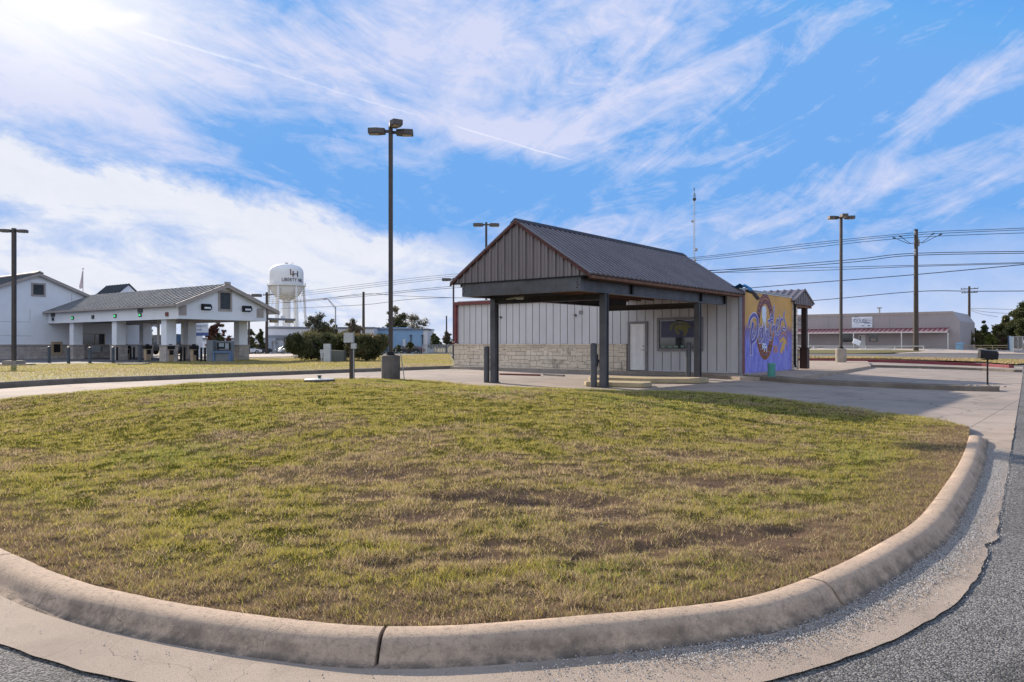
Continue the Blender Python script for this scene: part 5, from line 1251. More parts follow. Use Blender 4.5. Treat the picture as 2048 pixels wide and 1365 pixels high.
def wire(pts,lab,r=.034,plane=True,Y=None):
    P=catmull(pts,8); out=[]
    for px,py in P:
        k=(px-HX)/F
        if plane: t=(49.6-92*k)/(.7793+.6266*k); yy=92+.6266*t
        else: yy=Y(px)
        out.append((k*yy,yy,zz(py,yy)))
    b=MB(); n=len(out)
    c=out[0]; b.tube([(p[0]-c[0],p[1]-c[1],p[2]-c[2]) for p in out],r,5)
    o=b.build('overhead_wire',M['wire'],loc=c); tag(o,lab,'wire','overhead wires along the highway'); return o
wire([(2120,453.5),(1990,459),(1832,466),(1620,487),(1420,512),(1180,532),(905,549),(750,566),(610,583),(535,592)],'topmost wire meeting the head of the tall utility pole')
wire([(2120,457.5),(1832,470),(1620,491),(1420,515),(1180,535),(905,553),(750,570),(610,587),(535,596)],'second wire from the top at the tall utility pole')
wire([(2120,464),(1832,475),(1620,496),(1420,519),(1180,538),(905,557),(750,574),(610,591),(535,601)],'third wire from the top at the tall utility pole')
wire([(2120,502.5),(1832,507),(1700,520),(1420,542),(1180,556),(905,573),(750,588),(610,600),(533,604)],'upper of the two bundled cables at mid height of the tall pole',.045)
wire([(2120,506),(1832,511),(1700,525),(1420,546),(1180,560),(905,576.5),(750,591),(610,603),(533,608)],'lower of the two bundled cables at mid height of the tall pole',.045)
wire([(2120,524),(2048,525.5),(1832,531),(1600,536.5),(1420,541),(1200,550)],'straight thin wire just below the bundled cables',.035)
wire([(2120,526),(2048,527.5),(1832,533.5),(1600,542.5),(1420,546),(1200,552)],'lower of the two straight thin wires below the bundled cables',.035)
wire([(2120,523),(2048,529.5),(1832,549.5),(1600,568),(1480,578),(1300,592)],'cable slanting up to the right edge above the tan building',.05)
wire([(2120,582),(1960,583),(1832,583.5),(1618,602),(1400,610),(905,596),(727,610),(560,618)],'lowest long cable crossing the tall utility pole',.045)
wire([(905,596),(800,592),(727,588),(640,599),(560,606)],'short sagging wire passing the head of the pole behind the hedge',.04)
for i,(pts,lab) in enumerate(((((1940,617),(1980,618),(2048,620)),'upper faint wire from the small pole into the right trees'),(((1940,619),(1970,624),(2010,627),(2048,628)),'middle sagging wire from the small pole into the right trees'),(((1940,621),(1965,629),(1995,634)),'lowest sagging wire from the small pole into the right trees'))):
    wire(pts,lab,.04,False,lambda px:140-(px-1938)*.2)
# street light with curved arm
x,y=at(671,145); zb=-.5; sl=thing('street_light','grey street light with a long curved arm above the hedge','street light',(x,y,zb)); Zs=lambda py:zz(py,145)-zb; sc_=145/F
b=MB(); b.tube([(0,0,0),(0,0,Zs(614))],.16,8,.12); b.build('pole',M['galv'],sl)
b=MB()
b.tube([(0,0,Zs(615)),(-6*sc_,0,Zs(608)),(-14*sc_,0,Zs(600)),(-18*sc_,0,Zs(599))],.07,6); b.tube([(0,0,Zs(619)),(-8*sc_,0,Zs(609)),(-14*sc_,0,Zs(601))],.05,6); b.build('arm',M['galv'],sl)
b=MB(); b.box(-24*sc_,-17*sc_,-.2,.2,Zs(599.6),Zs(598.2)); b.build('lamp_head',M['galv'],sl)
# radio mast
x,y=at(1388.5,120); ms=thing('radio_mast','slender lattice radio mast with small dishes rising behind the canopy roof','radio mast',(x,y,g(x,y))); zb=g(x,y); Zs=lambda py:zz(py,120)-zb
b=MB(); w=.13
for a in (90,210,330): b.tube([(w*math.cos(R(a)),w*math.sin(R(a)),0),(w*math.cos(R(a)),w*math.sin(R(a)),Zs(400))],.025,5)
z=0; k=0
while z<Zs(401):
    for a in (90,210,330):
        a2=a+120; p=(w*math.cos(R(a)),w*math.sin(R(a)),z); q=(w*math.cos(R(a2)),w*math.sin(R(a2)),z+.55); b.tube([p,q],.012,3)
    z+=.55
b.build('lattice',M['galv'],ms)
b=MB(); b.tube([(0,0,Zs(400)),(0,0,Zs(376))],.03,5); b.tube([(-.02,0,Zs(382)),(-.02,0,Zs(376))],.08,6); b.tube([(-.08,0,Zs(394)),(0,0,Zs(386))],.08,6); b.tube([(.16,0,Zs(396)),(.16,0,Zs(388))],.05,6); b.build('antenna',M['louver'],ms)
for px,py,r in ((0,399.5,.28),(-4,443.5,.2),(4.5,500,.26),(1,501,.15),(2.5,521,.2),(4.8,529.5,.24)):
    b=MB(); b.lathe([(.05,0),(r,.1),(r,.16),(.04,.22)],14); v_=[(v[0],-v[2],v[1]) for v in b.v]; b.v=v_; o=b.build('dish',M['galv'] if py>440 else M['louver'],ms,loc=(px*120/F,-.1,Zs(py))); o.rotation_euler=(0,0,R(random.uniform(-50,50)))
# ================================================================ tan shop building across the highway
cx,cy=at(1905,104); TB=math.atan2(-VA[1],-VA[0]); zb=g(cx,cy)
sh=thing('shop_building','long tan metal shop building with red striped awning across the highway','building',(cx,cy,zb-.0),TB)
# local: x along facade to the right (-v), facade runs x from -38 to 0 ; y away
Lf=-40; HTt=zz(623,104)-zb
b=MB(); b.prism([(-.0,-.3),(14,-.3),(14,HTt-.5),(0,HTt)],'x',Lf,0); b.build('wall',M['tan'],sh)
b=MB(); b.prism([(.001,-.3),(.9,-.3),(.9,HTt-1.35),(.001,HTt-.02)],'y',.02,14); b.build('side_wall',M['tan'],sh)
b=MB(); b.box(Lf,.1,-.06,-.002,HTt-.35,HTt+.02); b.build('parapet_trim',M['stuccotrim'],sh)
b=MB()
for xx in np.arange(Lf+.4,0,.32): b.box(xx,xx+.03,-.02,-.003,2.9,HTt-.36)
b.build('cladding_rib',M['tan'],sh)
b=MB()
for xx in (-25.5,-16.5,-8): b.box(xx,xx+.05,-.03,-.021,3.1,HTt-.36)
b.build('panel_joint',M['tand'],sh)
za=zz(656,102)-zb; zt_=zz(655.5,104)-zb+.25
AD=2.2
b=MB(); b.prism([(-AD,2.42),(-.021,2.84),(-.021,2.91),(-AD,2.5)],'x',Lf,-.3); aw=b.build('awning',M['awnl'],sh)
b=MB(); n=0; xx=Lf
while xx<-.4:
    b.prism([(-AD-.01,2.512),(-.05,2.92),(-.05,2.94),(-AD-.01,2.535)],'x',xx,xx+.34); xx+=.62
b.build('awning_stripe',M['awn'],aw)
b=MB(); b.box(Lf,-.3,-.06,-.022,2.93,3.02); b.build('awning_flashing',M['awn'],aw)
b=MB(); b.box(Lf,-.3,-AD-.04,-AD+.04,2.3,2.418); b.build('awning_beam',M['whitep'],sh)
for px in (1617,1707,1803,1896):
    k=(px-HX)/F; # intersect with line of posts
    p0=(cx-AD*UA[0],cy-AD*UA[1]); t=(p0[0]-p0[1]*k)/(.7793+.6266*k); b=MB(); b.box(-t-.06,-t+.06,-AD-.06,-AD+.06,-.2,2.3); b.build('awning_post',M['whitep'],sh)
def fx(px,off=0): k=(px-HX)/F; return -((cx-cy*k)/(.7793+.6266*k))
def fwin(p0,p1,z0,z1,mt,nm):
    x0,x1=fx(p0),fx(p1); b=MB(); b.box(x0,x1,-.05,-.022,z0,z1); return b.build(nm,mt,sh)
fwin(1686,1705.5,1.05,2.35,M['glass'],'window'); fwin(1738,1755.5,1.05,2.25,M['glass'],'window')
fwin(1717,1731,0,2.1,M['wwall'],'door'); b=MB(); b.box(fx(1719.5),fx(1721.5),-.06,-.051,1.1,1.9); b.build('door_glass',M['black'],sh)
b=MB(); b.box(fx(1742),fx(1752),-.07,-.051,1.15,1.6); b.build('window_unit',M['stuccotrim'],sh)
sx0,sx1=fx(1704),fx(1745); z1=zz(634.5,112)-zb; z0=zz(656,112)-zb
b=MB(); b.box(sx0,sx1,-.12,-.03,z0,z1); sb=b.build('sign_board',M['signw'],sh)
text('TEXAS',.62,M['signt'],sb,'lettering',((sx0*.68+sx1*.32)+.25,-.13,(z0+z1)/2+.22),(R(90),0,0),.005)
text('Automotive',.26,M['signt'],sb,'lettering',((sx0*.68+sx1*.32)+.25,-.13,(z0+z1)/2-.2),(R(90),0,0),.005)
bpy.data.objects.remove([o for o in sb.children][-1])
b=MB()
for i in range(4): b.box(sx1-1.35+.25*(i%2),sx1-.05,-.128,-.121,z1-.38-i*.22,z1-.32-i*.22)
b.box(sx0+1.35,sx0+1.75,-.128,-.121,z0+.22,z0+.32); b.box(sx0+2.2,sx1-.3,-.128,-.121,z0+.2,z0+.34); b.box(sx0+.9,sx0+2.5,-.128,-.121,z0+.72,z0+.78)
# state outline
pl_=[(.45,1.25),(.45,1.75),(.75,1.75),(.75,1.5),(1.05,1.4),(1.25,1.35)]
for (a,c),(d_,e) in zip(pl_,pl_[1:]): b.tube([(sx0+a,-.125,z0+c-.05),(sx0+d_,-.125,z0+e-.05)],.02,4)
b.tube([(sx0+.45,-.125,z0+1.2),(sx0+.2,-.125,z0+1.15),(sx0+.45,-.125,z0+.8),(sx0+.8,-.125,z0+.6)],.02,4)
b.build('sign_print',M['signt'],sb)
o=text('SE',.95,M['gband'],sh,'lettering',(fx(1598.5),-.05,zz(640,118)-zb),(R(90),0,0),.03)
b=MB(); b.box(fx(1596),fx(1603),-.04,-.022,zz(651,118)-zb,zz(649,118)-zb); b.build('lettering',M['gband'],sh)
b=MB(); b.tube([(-10,3,HTt),(-10,3,HTt+.8)],.12,6); b.box(-10.3,-9.7,2.7,3.3,HTt+.8,HTt+.95); b.build('roof_vent',M['galv'],sh)
b=MB(); b.box(-.5,.5,-.04,.04,-.35,.35); xx,yy=at(1713.5,104); o=b.build('leaning_sign',M['signw'],loc=(xx,yy,zz(684.5,104))); o.rotation_euler=(0,R(22),R(-5)); tag(o,'white sign board tilted against the awning post of the tan shop','sign')
b=MB(); b.box(-.03,.03,.05,.1,-1.2,.1); q=b.build('stake',M['wood'],o)
for i,px in enumerate((1620,1662,1700,1738,1768,1873)):
    k=(px-HX)/F; Y=99.5-(px-1750)*.03; xx,yy=at(px,Y); b=MB(); b.box(-.95,.95,-.09,.09,0,.17); o=b.build('wheel_stop',M['whitep'],loc=(xx,yy,g(xx,yy)+.02),bevel=.02); o.rotation_euler=(0,0,TB)
    tag(o,['leftmost white wheel stop before the tan shop','white wheel stop left of the shop window','white wheel stop at the awning post by the window','white wheel stop before the shop door','white wheel stop right of the square shop window','white wheel stop alone near the right end of the tan shop'][i],'wheel stop','wheel stops before the tan shop')
# pipe rail
rl=[(1500,691.5),(1612,692.5),(1650,692.5),(1732,693),(1790,693),(1848,692)]
pr=thing('pipe_rail','low white pipe rail along the grass strip across the highway','railing',(0,0,0)); pts=[]
xg=[]
for px in (1560,1627,1683,1732,1790,1845): pass
Yr=90
def rp(px): k=(px-HX)/F; t=(50.5-90*k)/(.7793+.6266*k); return (50.5-.7793*t,90+.6266*t)
RP=[(1560,692.0),(1612,692.3),(1690,692.8),(1760,692.9),(1848,692.6)]
b=MB(); P3=[]
for px,py in RP: xx,yy=rp(px); P3.append((xx,yy,zz(py,yy)))
b.tube(P3,.055,6); b.build('rail',M['whitep'],pr)
for px in (1575,1627,1680,1732,1790,1847):
    xx,yy=rp(px); b=MB(); b.tube([(xx,yy,g(xx,yy)-.1),(xx,yy,zz(692.6,yy))],.055,6); b.build('rail_post',M['whitep'],pr)
b=MB(); xx,yy=rp(1848); b.tube([(xx,yy,zz(692.6,yy)-.04),(xx-4.5,yy+4.2,g(xx,yy)+.35)],.04,6); b.build('rail_brace',M['whitep'],pr)
# blue bin
xx,yy=at(1919,102); b=MB(); b.prism([(-.5,0),(.5,0),(.6,.9),(-.55,.7)],'x',-.38,.38)
t=thing('waste_bin','pale blue waste bin at the right end of the tan shop','waste bin',(xx,yy,g(xx,yy)),TB); M['pblue']=mat('pale_blue_plastic',(.25,.42,.55),(.2,.36,.48),2,.5); b.build('bin_body',M['pblue'],t)
b=MB(); b.prism([(-.6,.72),(.65,.93),(.65,1.0),(-.6,.79)],'x',-.42,.42); b.build('lid',M['pblue'],t)
# low tan rail wall and screened fence
gr=thing('guard_rail','low tan pipe fence in front of the right thicket','fence',(0,0,0)); P3=[]
for px in (1921,1950,1985,2016):
    Y=104-(px-1921)*.02; xx,yy=at(px,Y); P3.append((xx,yy,zz(691.5,Y))); b=MB(); b.tube([(xx,yy,g(xx,yy)),(xx,yy,zz(691.5,Y))],.05,6); b.build('rail_post',M['beige'],gr)
b=MB(); b.tube(P3,.055,6); b.tube([(p[0],p[1],p[2]-.3) for p in P3],.03,5); b.build('rail',M['beige'],gr)
fn=thing('screened_fence','chain-link fence with blue screen panel at the right edge','fence',(0,0,0))
def fpt(px,Y,py): xx,yy=at(px,Y); return (xx,yy,zz(py,Y))
b=MB(); a0=at(2016,100); a1=at(2027,92); zt0=zz(672,96); b.v=[(a0[0],a0[1],.6),(a1[0],a1[1],.5),(a1[0],a1[1],zz(674,92)),(a0[0],a0[1],zz(671.5,100))]; b.f=[(0,1,2,3)]; o=b.build('screen',M['bluef'],fn); sm=o.modifiers.new('s','SOLIDIFY'); sm.thickness=.03
b=MB()
for i in range(9):
    px=2027+i*9; Y=92-i*.3; p=at(px,Y); b.tube([(p[0],p[1],.4),(p[0],p[1],zz(673,Y))],.04,6)
b.tube([fpt(2027,92,674)]+[fpt(2027+i*9,92-i*.3,673.5) for i in range(1,9)],.03,5); b.build('fence_post',M['galv'],fn)
def mesh_mat():
    m,t,bb=newmat('chain_link'); o=t.obj(); sp=t.new('ShaderNodeSeparateXYZ'); t.l.new(o,sp.inputs[0])
    u=t.m('ADD',sp.outputs[0],sp.outputs[2]); v=t.m('SUBTRACT',sp.outputs[0],sp.outputs[2])
    fu=t.m('LESS_THAN',t.m('FRACT',t.m('MULTIPLY',u,9)),.22); fv=t.m('LESS_THAN',t.m('FRACT',t.m('MULTIPLY',v,9)),.22)
    t.l.new(t.m('MAXIMUM',fu,fv),bb.inputs['Alpha']); bb.inputs['Base Color'].default_value=(.3,.31,.32,1); return m
M['link']=mesh_mat()
b=MB(); q0=at(2027,92);q1=at(2099,89.6); b.quad((q0[0],q0[1],.5),(q1[0],q1[1],.5),(q1[0],q1[1],zz(673.5,89.6)),(q0[0],q0[1],zz(674,92))); b.build('chain_link',M['link'],fn)
f2=thing('chain_link_fence','faint chain-link fence between the blue building and the stone wall','fence',(0,0,0))
b=MB()
for i in range(14):
    p=at(845+i*5,147); b.tube([(p[0],p[1],-.9),(p[0],p[1],zz(690,147))],.05,5)
b.tube([at(845,147)+(zz(690,147),),at(915,147)+(zz(690,147),)],.04,5); b.build('fence_post',M['galv'],f2)
q0=at(845,147.02);q1=at(915,147.02); b=MB(); b.quad(q0+(-.9,),q1+(-.9,),q1+(zz(690,147),),q0+(zz(690,147),)); b.build('chain_link',M['link'],f2)
# ================================================================ far buildings left
def fbox(t,px0,px1,py0,py1,Y,D,mt,nm,dy=0):
    x0=(px0-HX)/F*Y; x1=(px1-HX)/F*Y; b=MB(); b.box(x0-t.location.x,x1-t.location.x,dy,dy+D,zz(py1,Y)-t.location.z,zz(py0,Y)-t.location.z); return b.build(nm,mt,t)
x,y=at(630,178); w_=thing('flat_roofed_building','long flat-roofed white building with slate band behind the hedge','building',(x,y,-.7))
fbox(w_,532,748,657.5,709,178,18,M['wwall'],'wall'); fbox(w_,531,748,654.5,657.4,178,18.3,M['gband'],'parapet',-.3); fbox(w_,532,560,652,654.4,180,10,M['wwall'],'roof_screen',4); fbox(w_,545,592,653,656,178,5,M['wwall'],'roof_screen',2)
fbox(w_,535,748,671,680,178,.2,M['gband'],'wall_band',-.25); fbox(w_,536,550,689,706,178,.3,M['glass'],'entrance_glass',-.35)
b=MB(); Yc=176; xa=(530-HX)/F*Yc-w_.location.x; xb=(552-HX)/F*Yc-w_.location.x; za=zz(686,Yc)+.7; b.prism([(xa,za),(xb,za),(xb,za+.2),((xa+xb)/2,za+.75),(xa,za+.2)],'y',-3.2,-.4); b.build('entrance_gable',M['stuccotrim'],w_)
for px in (531,551.5): fbox(w_,px-1,px+1,686,708,176,.4,M['whitep'],'porch_post',-3.2)
x,y=at(803,183); bb_=thing('blue_building','long low blue building with a white end pier behind the parked cars','building',(x,y,-.7))
fbox(bb_,748.5,846,660,707,183,14,M['bluew'],'wall'); fbox(bb_,846.1,855,661,707,182.6,14,M['wwall'],'end_pier'); fbox(bb_,748,857,657.5,659.9,183,14.6,M['gband'],'parapet',-.3); fbox(bb_,750,817,655,657.4,184,8,M['bluew'],'roof_screen',3)
for px in (775,822,845): fbox(bb_,px-.8,px+.8,672,704,183,.25,M['louver'],'downpipe',-.27); fbox(bb_,px-2,px+2,670,672,183,.35,M['louver'],'downpipe_head',-.36)
fbox(bb_,806,811,679,702,183,.2,M['wwall'],'door',-.22)
x,y=at(510,170); s3=thing('storefront_building','low pale storefront with blue sign boards between the bank columns and the white building','building',(x,y,-.6))
fbox(s3,385,530,676,708,170,12,M['wwall'],'wall'); fbox(s3,385,530,676,679,170,.3,M['gband'],'parapet',-.32); fbox(s3,488,526,680,688,170,.2,M['signw'],'sign_board',-.22); fbox(s3,398,414,684,697,170,.2,M['signw'],'sign_board',-.22); fbox(s3,470,528,695,706,170,.2,M['glass'],'window',-.22)
text('Storefront',1.0,M['signt'],s3,'x',(0,0,0),(0,0,0)); bpy.data.objects.remove(bpy.data.objects['x'])
# ================================================================ cars
def car(px,Y,rz,paint,lab,kind='sedan',zb=None,sc=1.12,par=None):
    x,y=at(px,Y); z=g(x,y) if zb is None else zb; t=thing('parked_car',lab,'car',(x,y,z),R(rz),'parked cars across the highway'); 
    if kind=='sedan': low=[(-2.25,.3),(-2.3,.62),(-2.15,.92),(-1.3,.98),(.95,.95),(1.9,.82),(2.25,.6),(2.25,.3)]; top=[(-1.75,.94),(-1.15,1.34),(-.1,1.42),(.45,1.36),(1.2,.93)]
    else: low=[(-2.3,.35),(-2.35,.75),(-2.25,1.08),(-1.2,1.08),(1.05,1.08),(2.05,.98),(2.3,.7),(2.3,.35)]; top=[(-2.2,1.06),(-2.0,1.65),(-.4,1.74),(.3,1.68),(1.05,1.06)]
    b=MB(); low2=[]; 
    low=[(a*sc,c*sc) for a,c in low]; top=[(a*sc,c*sc) for a,c in top]
    b.prism(low,'y',-.88*sc,.88*sc); bd=b.build('body',M[paint],t,bevel=.05)
    b=MB(); n=len(top); b.v=[(a,-.78*sc*(1 if i in (0,n-1) else .84),c) for i,(a,c) in enumerate(top)]+[(a,.78*sc*(1 if i in (0,n-1) else .84),c) for i,(a,c) in enumerate(top)]
    b.f=[tuple(range(n)),tuple(range(2*n-1,n-1,-1))]+[(i,(i+1)%n,n+(i+1)%n,n+i) for i in range(n)]; b.build('cabin',M['glassb'],t)
    b=MB(); tt=top[1:-1]; 
    for (a,c),(d,e) in zip(tt,tt[1:]): b.add([(a,-.68*sc,c+.012),(d,-.68*sc,e+.012),(d,.68*sc,e+.012),(a,.68*sc,c+.012),(a,-.68*sc,c+.05),(d,-.68*sc,e+.05),(d,.68*sc,e+.05),(a,.68*sc,c+.05)],[(3,2,1,0),(4,5,6,7),(0,1,5,4),(1,2,6,5),(2,3,7,6),(3,0,4,7)])
    for s_ in (-1,1):
        for i in (0,n-2): 
            (a,c),(d,e)=top[i],top[i+1]; y1=.78 if i==0 else .66; y2=.66 if i==0 else .78; b.tube([(a,s_*y1*sc,c),(d,s_*y2*sc,e)],.045,5)
        b.tube([(-.35*sc,s_*.8*sc,.95*sc),(-.38*sc,s_*.67*sc,1.4*sc)],.04,5)
    b.build('roof',M[paint],t)
    for wx in (-1.4,1.38):
        for s_ in (-1,1):
            b=MB(); b.lathe([(.2,-.11),(.33,-.11),(.34,-.05),(.34,.05),(.33,.11),(.2,.11)],16); b.v=[(wx*sc+v[0]*sc,s_*.82*sc+v[2],.34*sc+v[1]*sc) for v in b.v]; w1=b.build('wheel',M['tyre'],t)
            b=MB(); b.lathe([(.2,-.02),(.19,.115),(.05,.13)],10); b.v=[(wx*sc+v[0]*sc,s_*(.82*sc+v[2]),.34*sc+v[1]*sc) for v in b.v]; b.build('rim',M['galv'],w1)
    for s_ in (-1,1):
        b=MB(); b.box(2.2*sc,2.27*sc,s_*.66*sc-.17,s_*.66*sc+.17,.6*sc,.72*sc); b.build('headlight',M['signw'],t); b=MB(); b.box(-2.31*sc,-2.24*sc,s_*.66*sc-.17,s_*.66*sc+.17,.66*sc,.8*sc); b.build('tail_light',M['awn'],t)
car(818,165,183,'card','dark blue sedan parked before the blue building')
car(828,172,180,'carr','maroon car half hidden behind the dark blue sedan')
car(806,176,180,'cars','silver car behind the dark sedan at the blue building')
car(581,158,200,'carw','bright white sedan parked at the left end of the hedge')
car(572,168,185,'cars','silver car behind the white sedan near the hedge')
car(496,150,30,'carw','white sedan between the distant lamp post and the canopy column')
car(519,156,12,'card','dark vehicle with high cabin right of the distant lamp post','suv')
car(505,160,8,'cars','silver high-roofed car behind the white sedan by the lamp post','suv')
car(350,95,75,'card','large dark pickup-like vehicle behind the bank canopy columns','suv',zb=.1,sc=1.45)
# ================================================================ sky, sun, camera
W=bpy.data.worlds.new('World'); SC.world=W; W.use_nodes=True; t=NT(W.node_tree); bg=t.n['Background']
SUN_AZ=-33.5; SUN_EL=25.0
sky=t.new('ShaderNodeTexSky',sky_type='NISHITA'); sky.sun_disc=False; sky.sun_elevation=R(SUN_EL); sky.sun_rotation=R(SUN_AZ); sky.air_density=1.0; sky.dust_density=.35; sky.ozone_density=1.6; sky.altitude=300
tc=t.new('ShaderNodeTexCoord'); nv=t.new('ShaderNodeVectorMath',operation='NORMALIZE'); t.l.new(tc.outputs['Generated'],nv.inputs[0]); sp=t.new('ShaderNodeSeparateXYZ'); t.l.new(nv.outputs[0],sp.inputs[0])
az=t.m('MULTIPLY',t.m('ARCTAN2',sp.outputs[0],sp.outputs[1]),57.2958); el=t.m('MULTIPLY',t.m('ARCSINE',sp.outputs[2]),57.2958)
def ae(px,py): a=math.atan((px-HX)/F); return (math.degrees(a),math.degrees(math.atan((HY-py)/F*math.cos(a))))
def blob(px,py,wpx,hpx,rot=0,pw=1.0):
    "soft elliptical patch of sky at an azimuth and elevation"
    a0,e0=ae(px,py); wa=wpx/26.2; he=hpx/26.2; dx=t.m('SUBTRACT',az,a0); dy=t.m('SUBTRACT',el,e0); c,s=math.cos(R(rot)),math.sin(R(rot))
    u=t.m('DIVIDE',t.m('ADD',t.m('MULTIPLY',dx,c),t.m('MULTIPLY',dy,s)),wa); v=t.m('DIVIDE',t.m('SUBTRACT',t.m('MULTIPLY',dy,c),t.m('MULTIPLY',dx,s)),he)
    r2=t.m('ADD',t.m('MULTIPLY',u,u),t.m('MULTIPLY',v,v)); return t.m('MULTIPLY',t.m('EXPONENT',t.m('MULTIPLY',r2,-1.0)),pw)
cb=t.new('ShaderNodeCombineXYZ'); t.l.new(t.m('DIVIDE',az,10),cb.inputs[0]); t.l.new(t.m('DIVIDE',el,10),cb.inputs[1])
def mapped(rot,scale,loc=(0,0,0)):
    m_=t.new('ShaderNodeMapping'); m_.vector_type='TEXTURE'; t.l.new(cb.outputs[0],m_.inputs[0]); m_.inputs['Rotation'].default_value=(0,0,R(rot)); m_.inputs['Scale'].default_value=scale; m_.inputs['Location'].default_value=loc; return m_.outputs[0]
wisp=t.noise(mapped(24,(1.7,.6,1)),1.6,12,.64,1.6)            # cirrus rising to the right
wispl=t.noise(mapped(-16,(2.2,.6,1),(4,2,0)),1.6,12,.64,1.2)     # cirrus sinking to the right (left side)
puff=t.noise(mapped(-8,(1.35,.75,1),(5,2,0)),1.6,12,.62,.35)
fine=t.noise(mapped(-12,(1.6,.8,1),(3,1,0)),5.0,9,.65,.5)
side=t.mapr(az,-12,2)
cir=t.m('ADD',t.m('MULTIPLY',wispl,t.m('SUBTRACT',1,side)),t.m('MULTIPLY',wisp,side))
def total(qs):
    c=None
    for q in qs:
        b_=blob(*q); c=b_ if c is None else t.m('ADD',c,b_)
    return c
covc=total(((60,80,360,150,0,.62),(420,170,420,110,-12,.50),(700,60,380,110,0,.42),(1040,90,330,120,10,.62),(1330,60,170,110,30,.35),(1250,195,300,30,14,.42),(1110,280,140,38,-3,.80),(960,265,150,25,-8,.45),(1380,322,150,16,3,.45),(200,245,230,30,-14,.30),(1900,215,190,22,30,.48),(1960,150,240,22,14,.35),(1600,400,420,28,9,.42),(1950,350,260,32,6,.25),(1240,440,130,30,10,.42),(1180,480,220,50,0,.35),(620,340,260,55,-20,-.35),(1000,370,200,60,-10,-.3),(1650,200,160,90,20,-.25),(2000,20,260,50,0,-.25),(1560,90,260,60,35,.22),(860,210,160,50,-10,.2)))
denc=t.m('ADD',t.m('MULTIPLY',t.m('SUBTRACT',cir,.5),2.7),t.m('ADD',t.m('MULTIPLY',t.m('SUBTRACT',fine,.5),1.3),t.m('MULTIPLY',covc,.95)))
fc=t.mapr(denc,.0,1.0); fc=t.m('MULTIPLY',fc,.92)
# low cumulus bank on the left with a ragged top sloping to the right
import_e=[ae(0,262),ae(250,290),(ae(450,330)),ae(620,420),ae(830,440),ae(1000,520)]
line=t.m('ADD',t.m('MULTIPLY',t.m('SUBTRACT',az,import_e[0][0]),(import_e[-1][1]-import_e[0][1])/(import_e[-1][0]-import_e[0][0])),import_e[0][1]+.6)
below=t.m('SUBTRACT',line,el)                       # degrees under the top line
bank=t.m('ADD',t.m('MULTIPLY',t.m('SUBTRACT',puff,.5),8.0),t.m('ADD',below,t.m('MULTIPLY',t.m('SUBTRACT',fine,.5),2.2)))
fb=t.mapr(bank,-.4,1.2); inner=t.mapr(t.m('ADD',t.m('MULTIPLY',t.noise(mapped(-5,(3,.7,1),(9,4,0)),1.3,9,.6,.6),1.0),t.m('MULTIPLY',fine,.25)),.64,.78,1.0,.35)
deep=t.mapr(below,2.0,4.5); fb=t.m('MULTIPLY',fb,t.m('ADD',t.m('SUBTRACT',1,deep),t.m('MULTIPLY',deep,inner))); fb=t.m('MULTIPLY',fb,t.mapr(t.m('ADD',az,t.m('MULTIPLY',t.m('SUBTRACT',puff,.5),45)),8,-9,0,1))
low=t.m('MULTIPLY',t.mapr(t.m('ADD',el,t.m('MULTIPLY',t.m('SUBTRACT',puff,.5),9)),8.5,.8),.8)
def line_(p,q,w,k):
    a0,e0=ae(*p);a1,e1=ae(*q); L=math.hypot(a1-a0,e1-e0); c,s=(a1-a0)/L,(e1-e0)/L; dx=t.m('SUBTRACT',az,a0); dy=t.m('SUBTRACT',el,e0)
    u=t.m('ADD',t.m('MULTIPLY',dx,c),t.m('MULTIPLY',dy,s)); v=t.m('SUBTRACT',t.m('MULTIPLY',dy,c),t.m('MULTIPLY',dx,s))
    v=t.m('ADD',v,t.m('MULTIPLY',t.m('SUBTRACT',fine,.5),.3))
    f=t.m('EXPONENT',t.m('MULTIPLY',t.m('POWER',t.m('DIVIDE',t.m('ABSOLUTE',v),w),2),-1)); inside=t.m('MULTIPLY',t.mapr(u,0,1.0),t.mapr(u,L,L-1.5)); return t.m('MULTIPLY',t.m('MULTIPLY',f,inside),t.m('MULTIPLY',t.mapr(fine,.35,.6,.35,1),k))
trail=t.m('ADD',line_((255,55),(560,145),.085,.45),t.m('ADD',line_((540,140),(850,235),.055,.3),t.m('ADD',line_((905,250),(1155,323),.05,.5),line_((110,48),(310,30),.38,.9))))
backw=t.mapr(sp.outputs[1],.35,-.1); bk_=t.mapr(t.noise(nv.outputs[0],2.2,8,.6,.4),.42,.6)  # unseen bright clouds behind the camera, added to fill the shaded walls
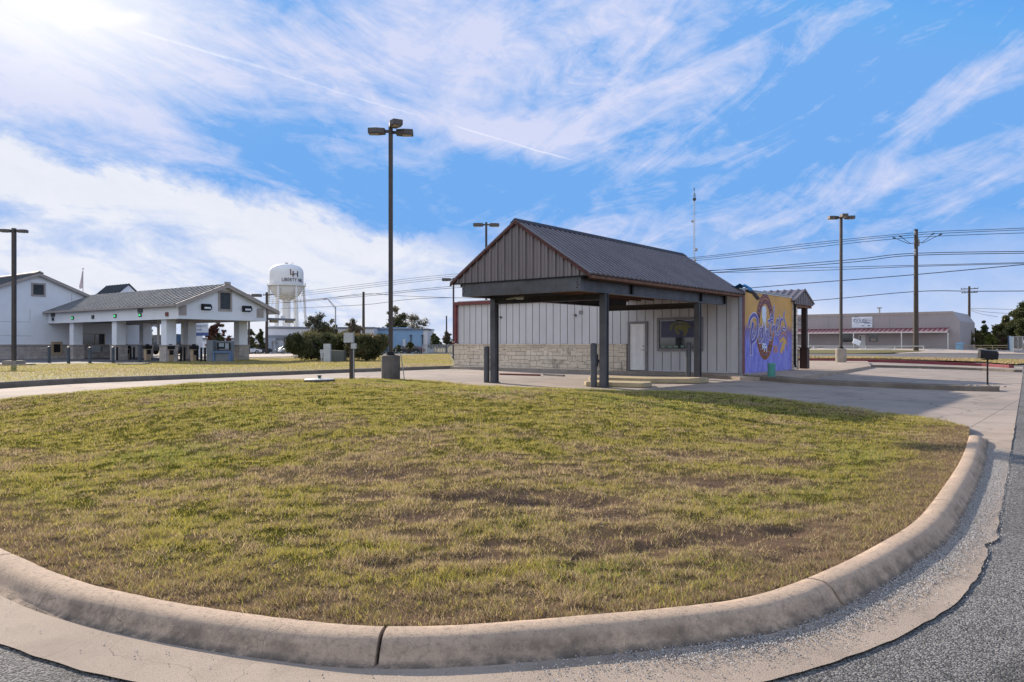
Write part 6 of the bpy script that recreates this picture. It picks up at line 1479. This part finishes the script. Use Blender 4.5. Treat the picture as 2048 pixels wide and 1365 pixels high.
front=t.m('MAXIMUM',fc,t.m('MAXIMUM',fb,low))
glow=blob(60,-25,230,125,0,1.0)
tint0=t.mix(1,sky.outputs[0],(.86,1.10,1.32,1),'MULTIPLY'); vm_=t.new('ShaderNodeVectorMath',operation='MINIMUM'); t.l.new(tint0,vm_.inputs[0]); vm_.inputs[1].default_value=(1.6,3.0,5.55)
hs=t.new('ShaderNodeHueSaturation'); hs.inputs['Saturation'].default_value=1.12; hs.inputs['Value'].default_value=.98; t.l.new(vm_.outputs[0],hs.inputs['Color'])
cl=t.mix(t.m('MAXIMUM',fb,low),(4.6,4.7,6.0,1),(5.5,5.6,6.0,1)); cl=t.mix(t.mapr(fine,.35,.65,.0,.25),cl,(4.2,4.5,5.4,1))
col=t.mix(t.m('MULTIPLY',front,.95),hs.outputs[0],cl)
col=t.mix(t.m('MINIMUM',trail,1),col,(6.6,6.6,6.9,1))
col=t.mix(t.m('MULTIPLY',glow,.9),col,(7.0,6.9,6.8,1))
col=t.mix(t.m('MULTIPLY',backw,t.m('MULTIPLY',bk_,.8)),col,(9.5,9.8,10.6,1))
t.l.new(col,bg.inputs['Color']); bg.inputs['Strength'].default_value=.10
sd=bpy.data.lights.new('sun','SUN'); sd.energy=5.0; sd.angle=R(.6); sd.color=(1,.86,.70); so_=bpy.data.objects.new('sun',sd); COL.objects.link(so_)
dv=Vector((math.sin(R(SUN_AZ))*math.cos(R(SUN_EL)),math.cos(R(SUN_AZ))*math.cos(R(SUN_EL)),math.sin(R(SUN_EL)))); so_.rotation_euler=(-dv).to_track_quat('-Z','Y').to_euler()
cd=bpy.data.cameras.new('camera'); cd.sensor_width=36; cd.lens=36*F/2048; cd.clip_end=6000; cd.clip_start=.1; cam=bpy.data.objects.new('camera',cd); COL.objects.link(cam); cam.location=(0,0,EYE); cam.rotation_euler=(R(90),0,0); cd.shift_y=(HY-682.5)/2048; SC.camera=cam
SC.view_settings.view_transform='Standard'; SC.view_settings.look='None'; SC.view_settings.exposure=.68; SC.view_settings.gamma=1
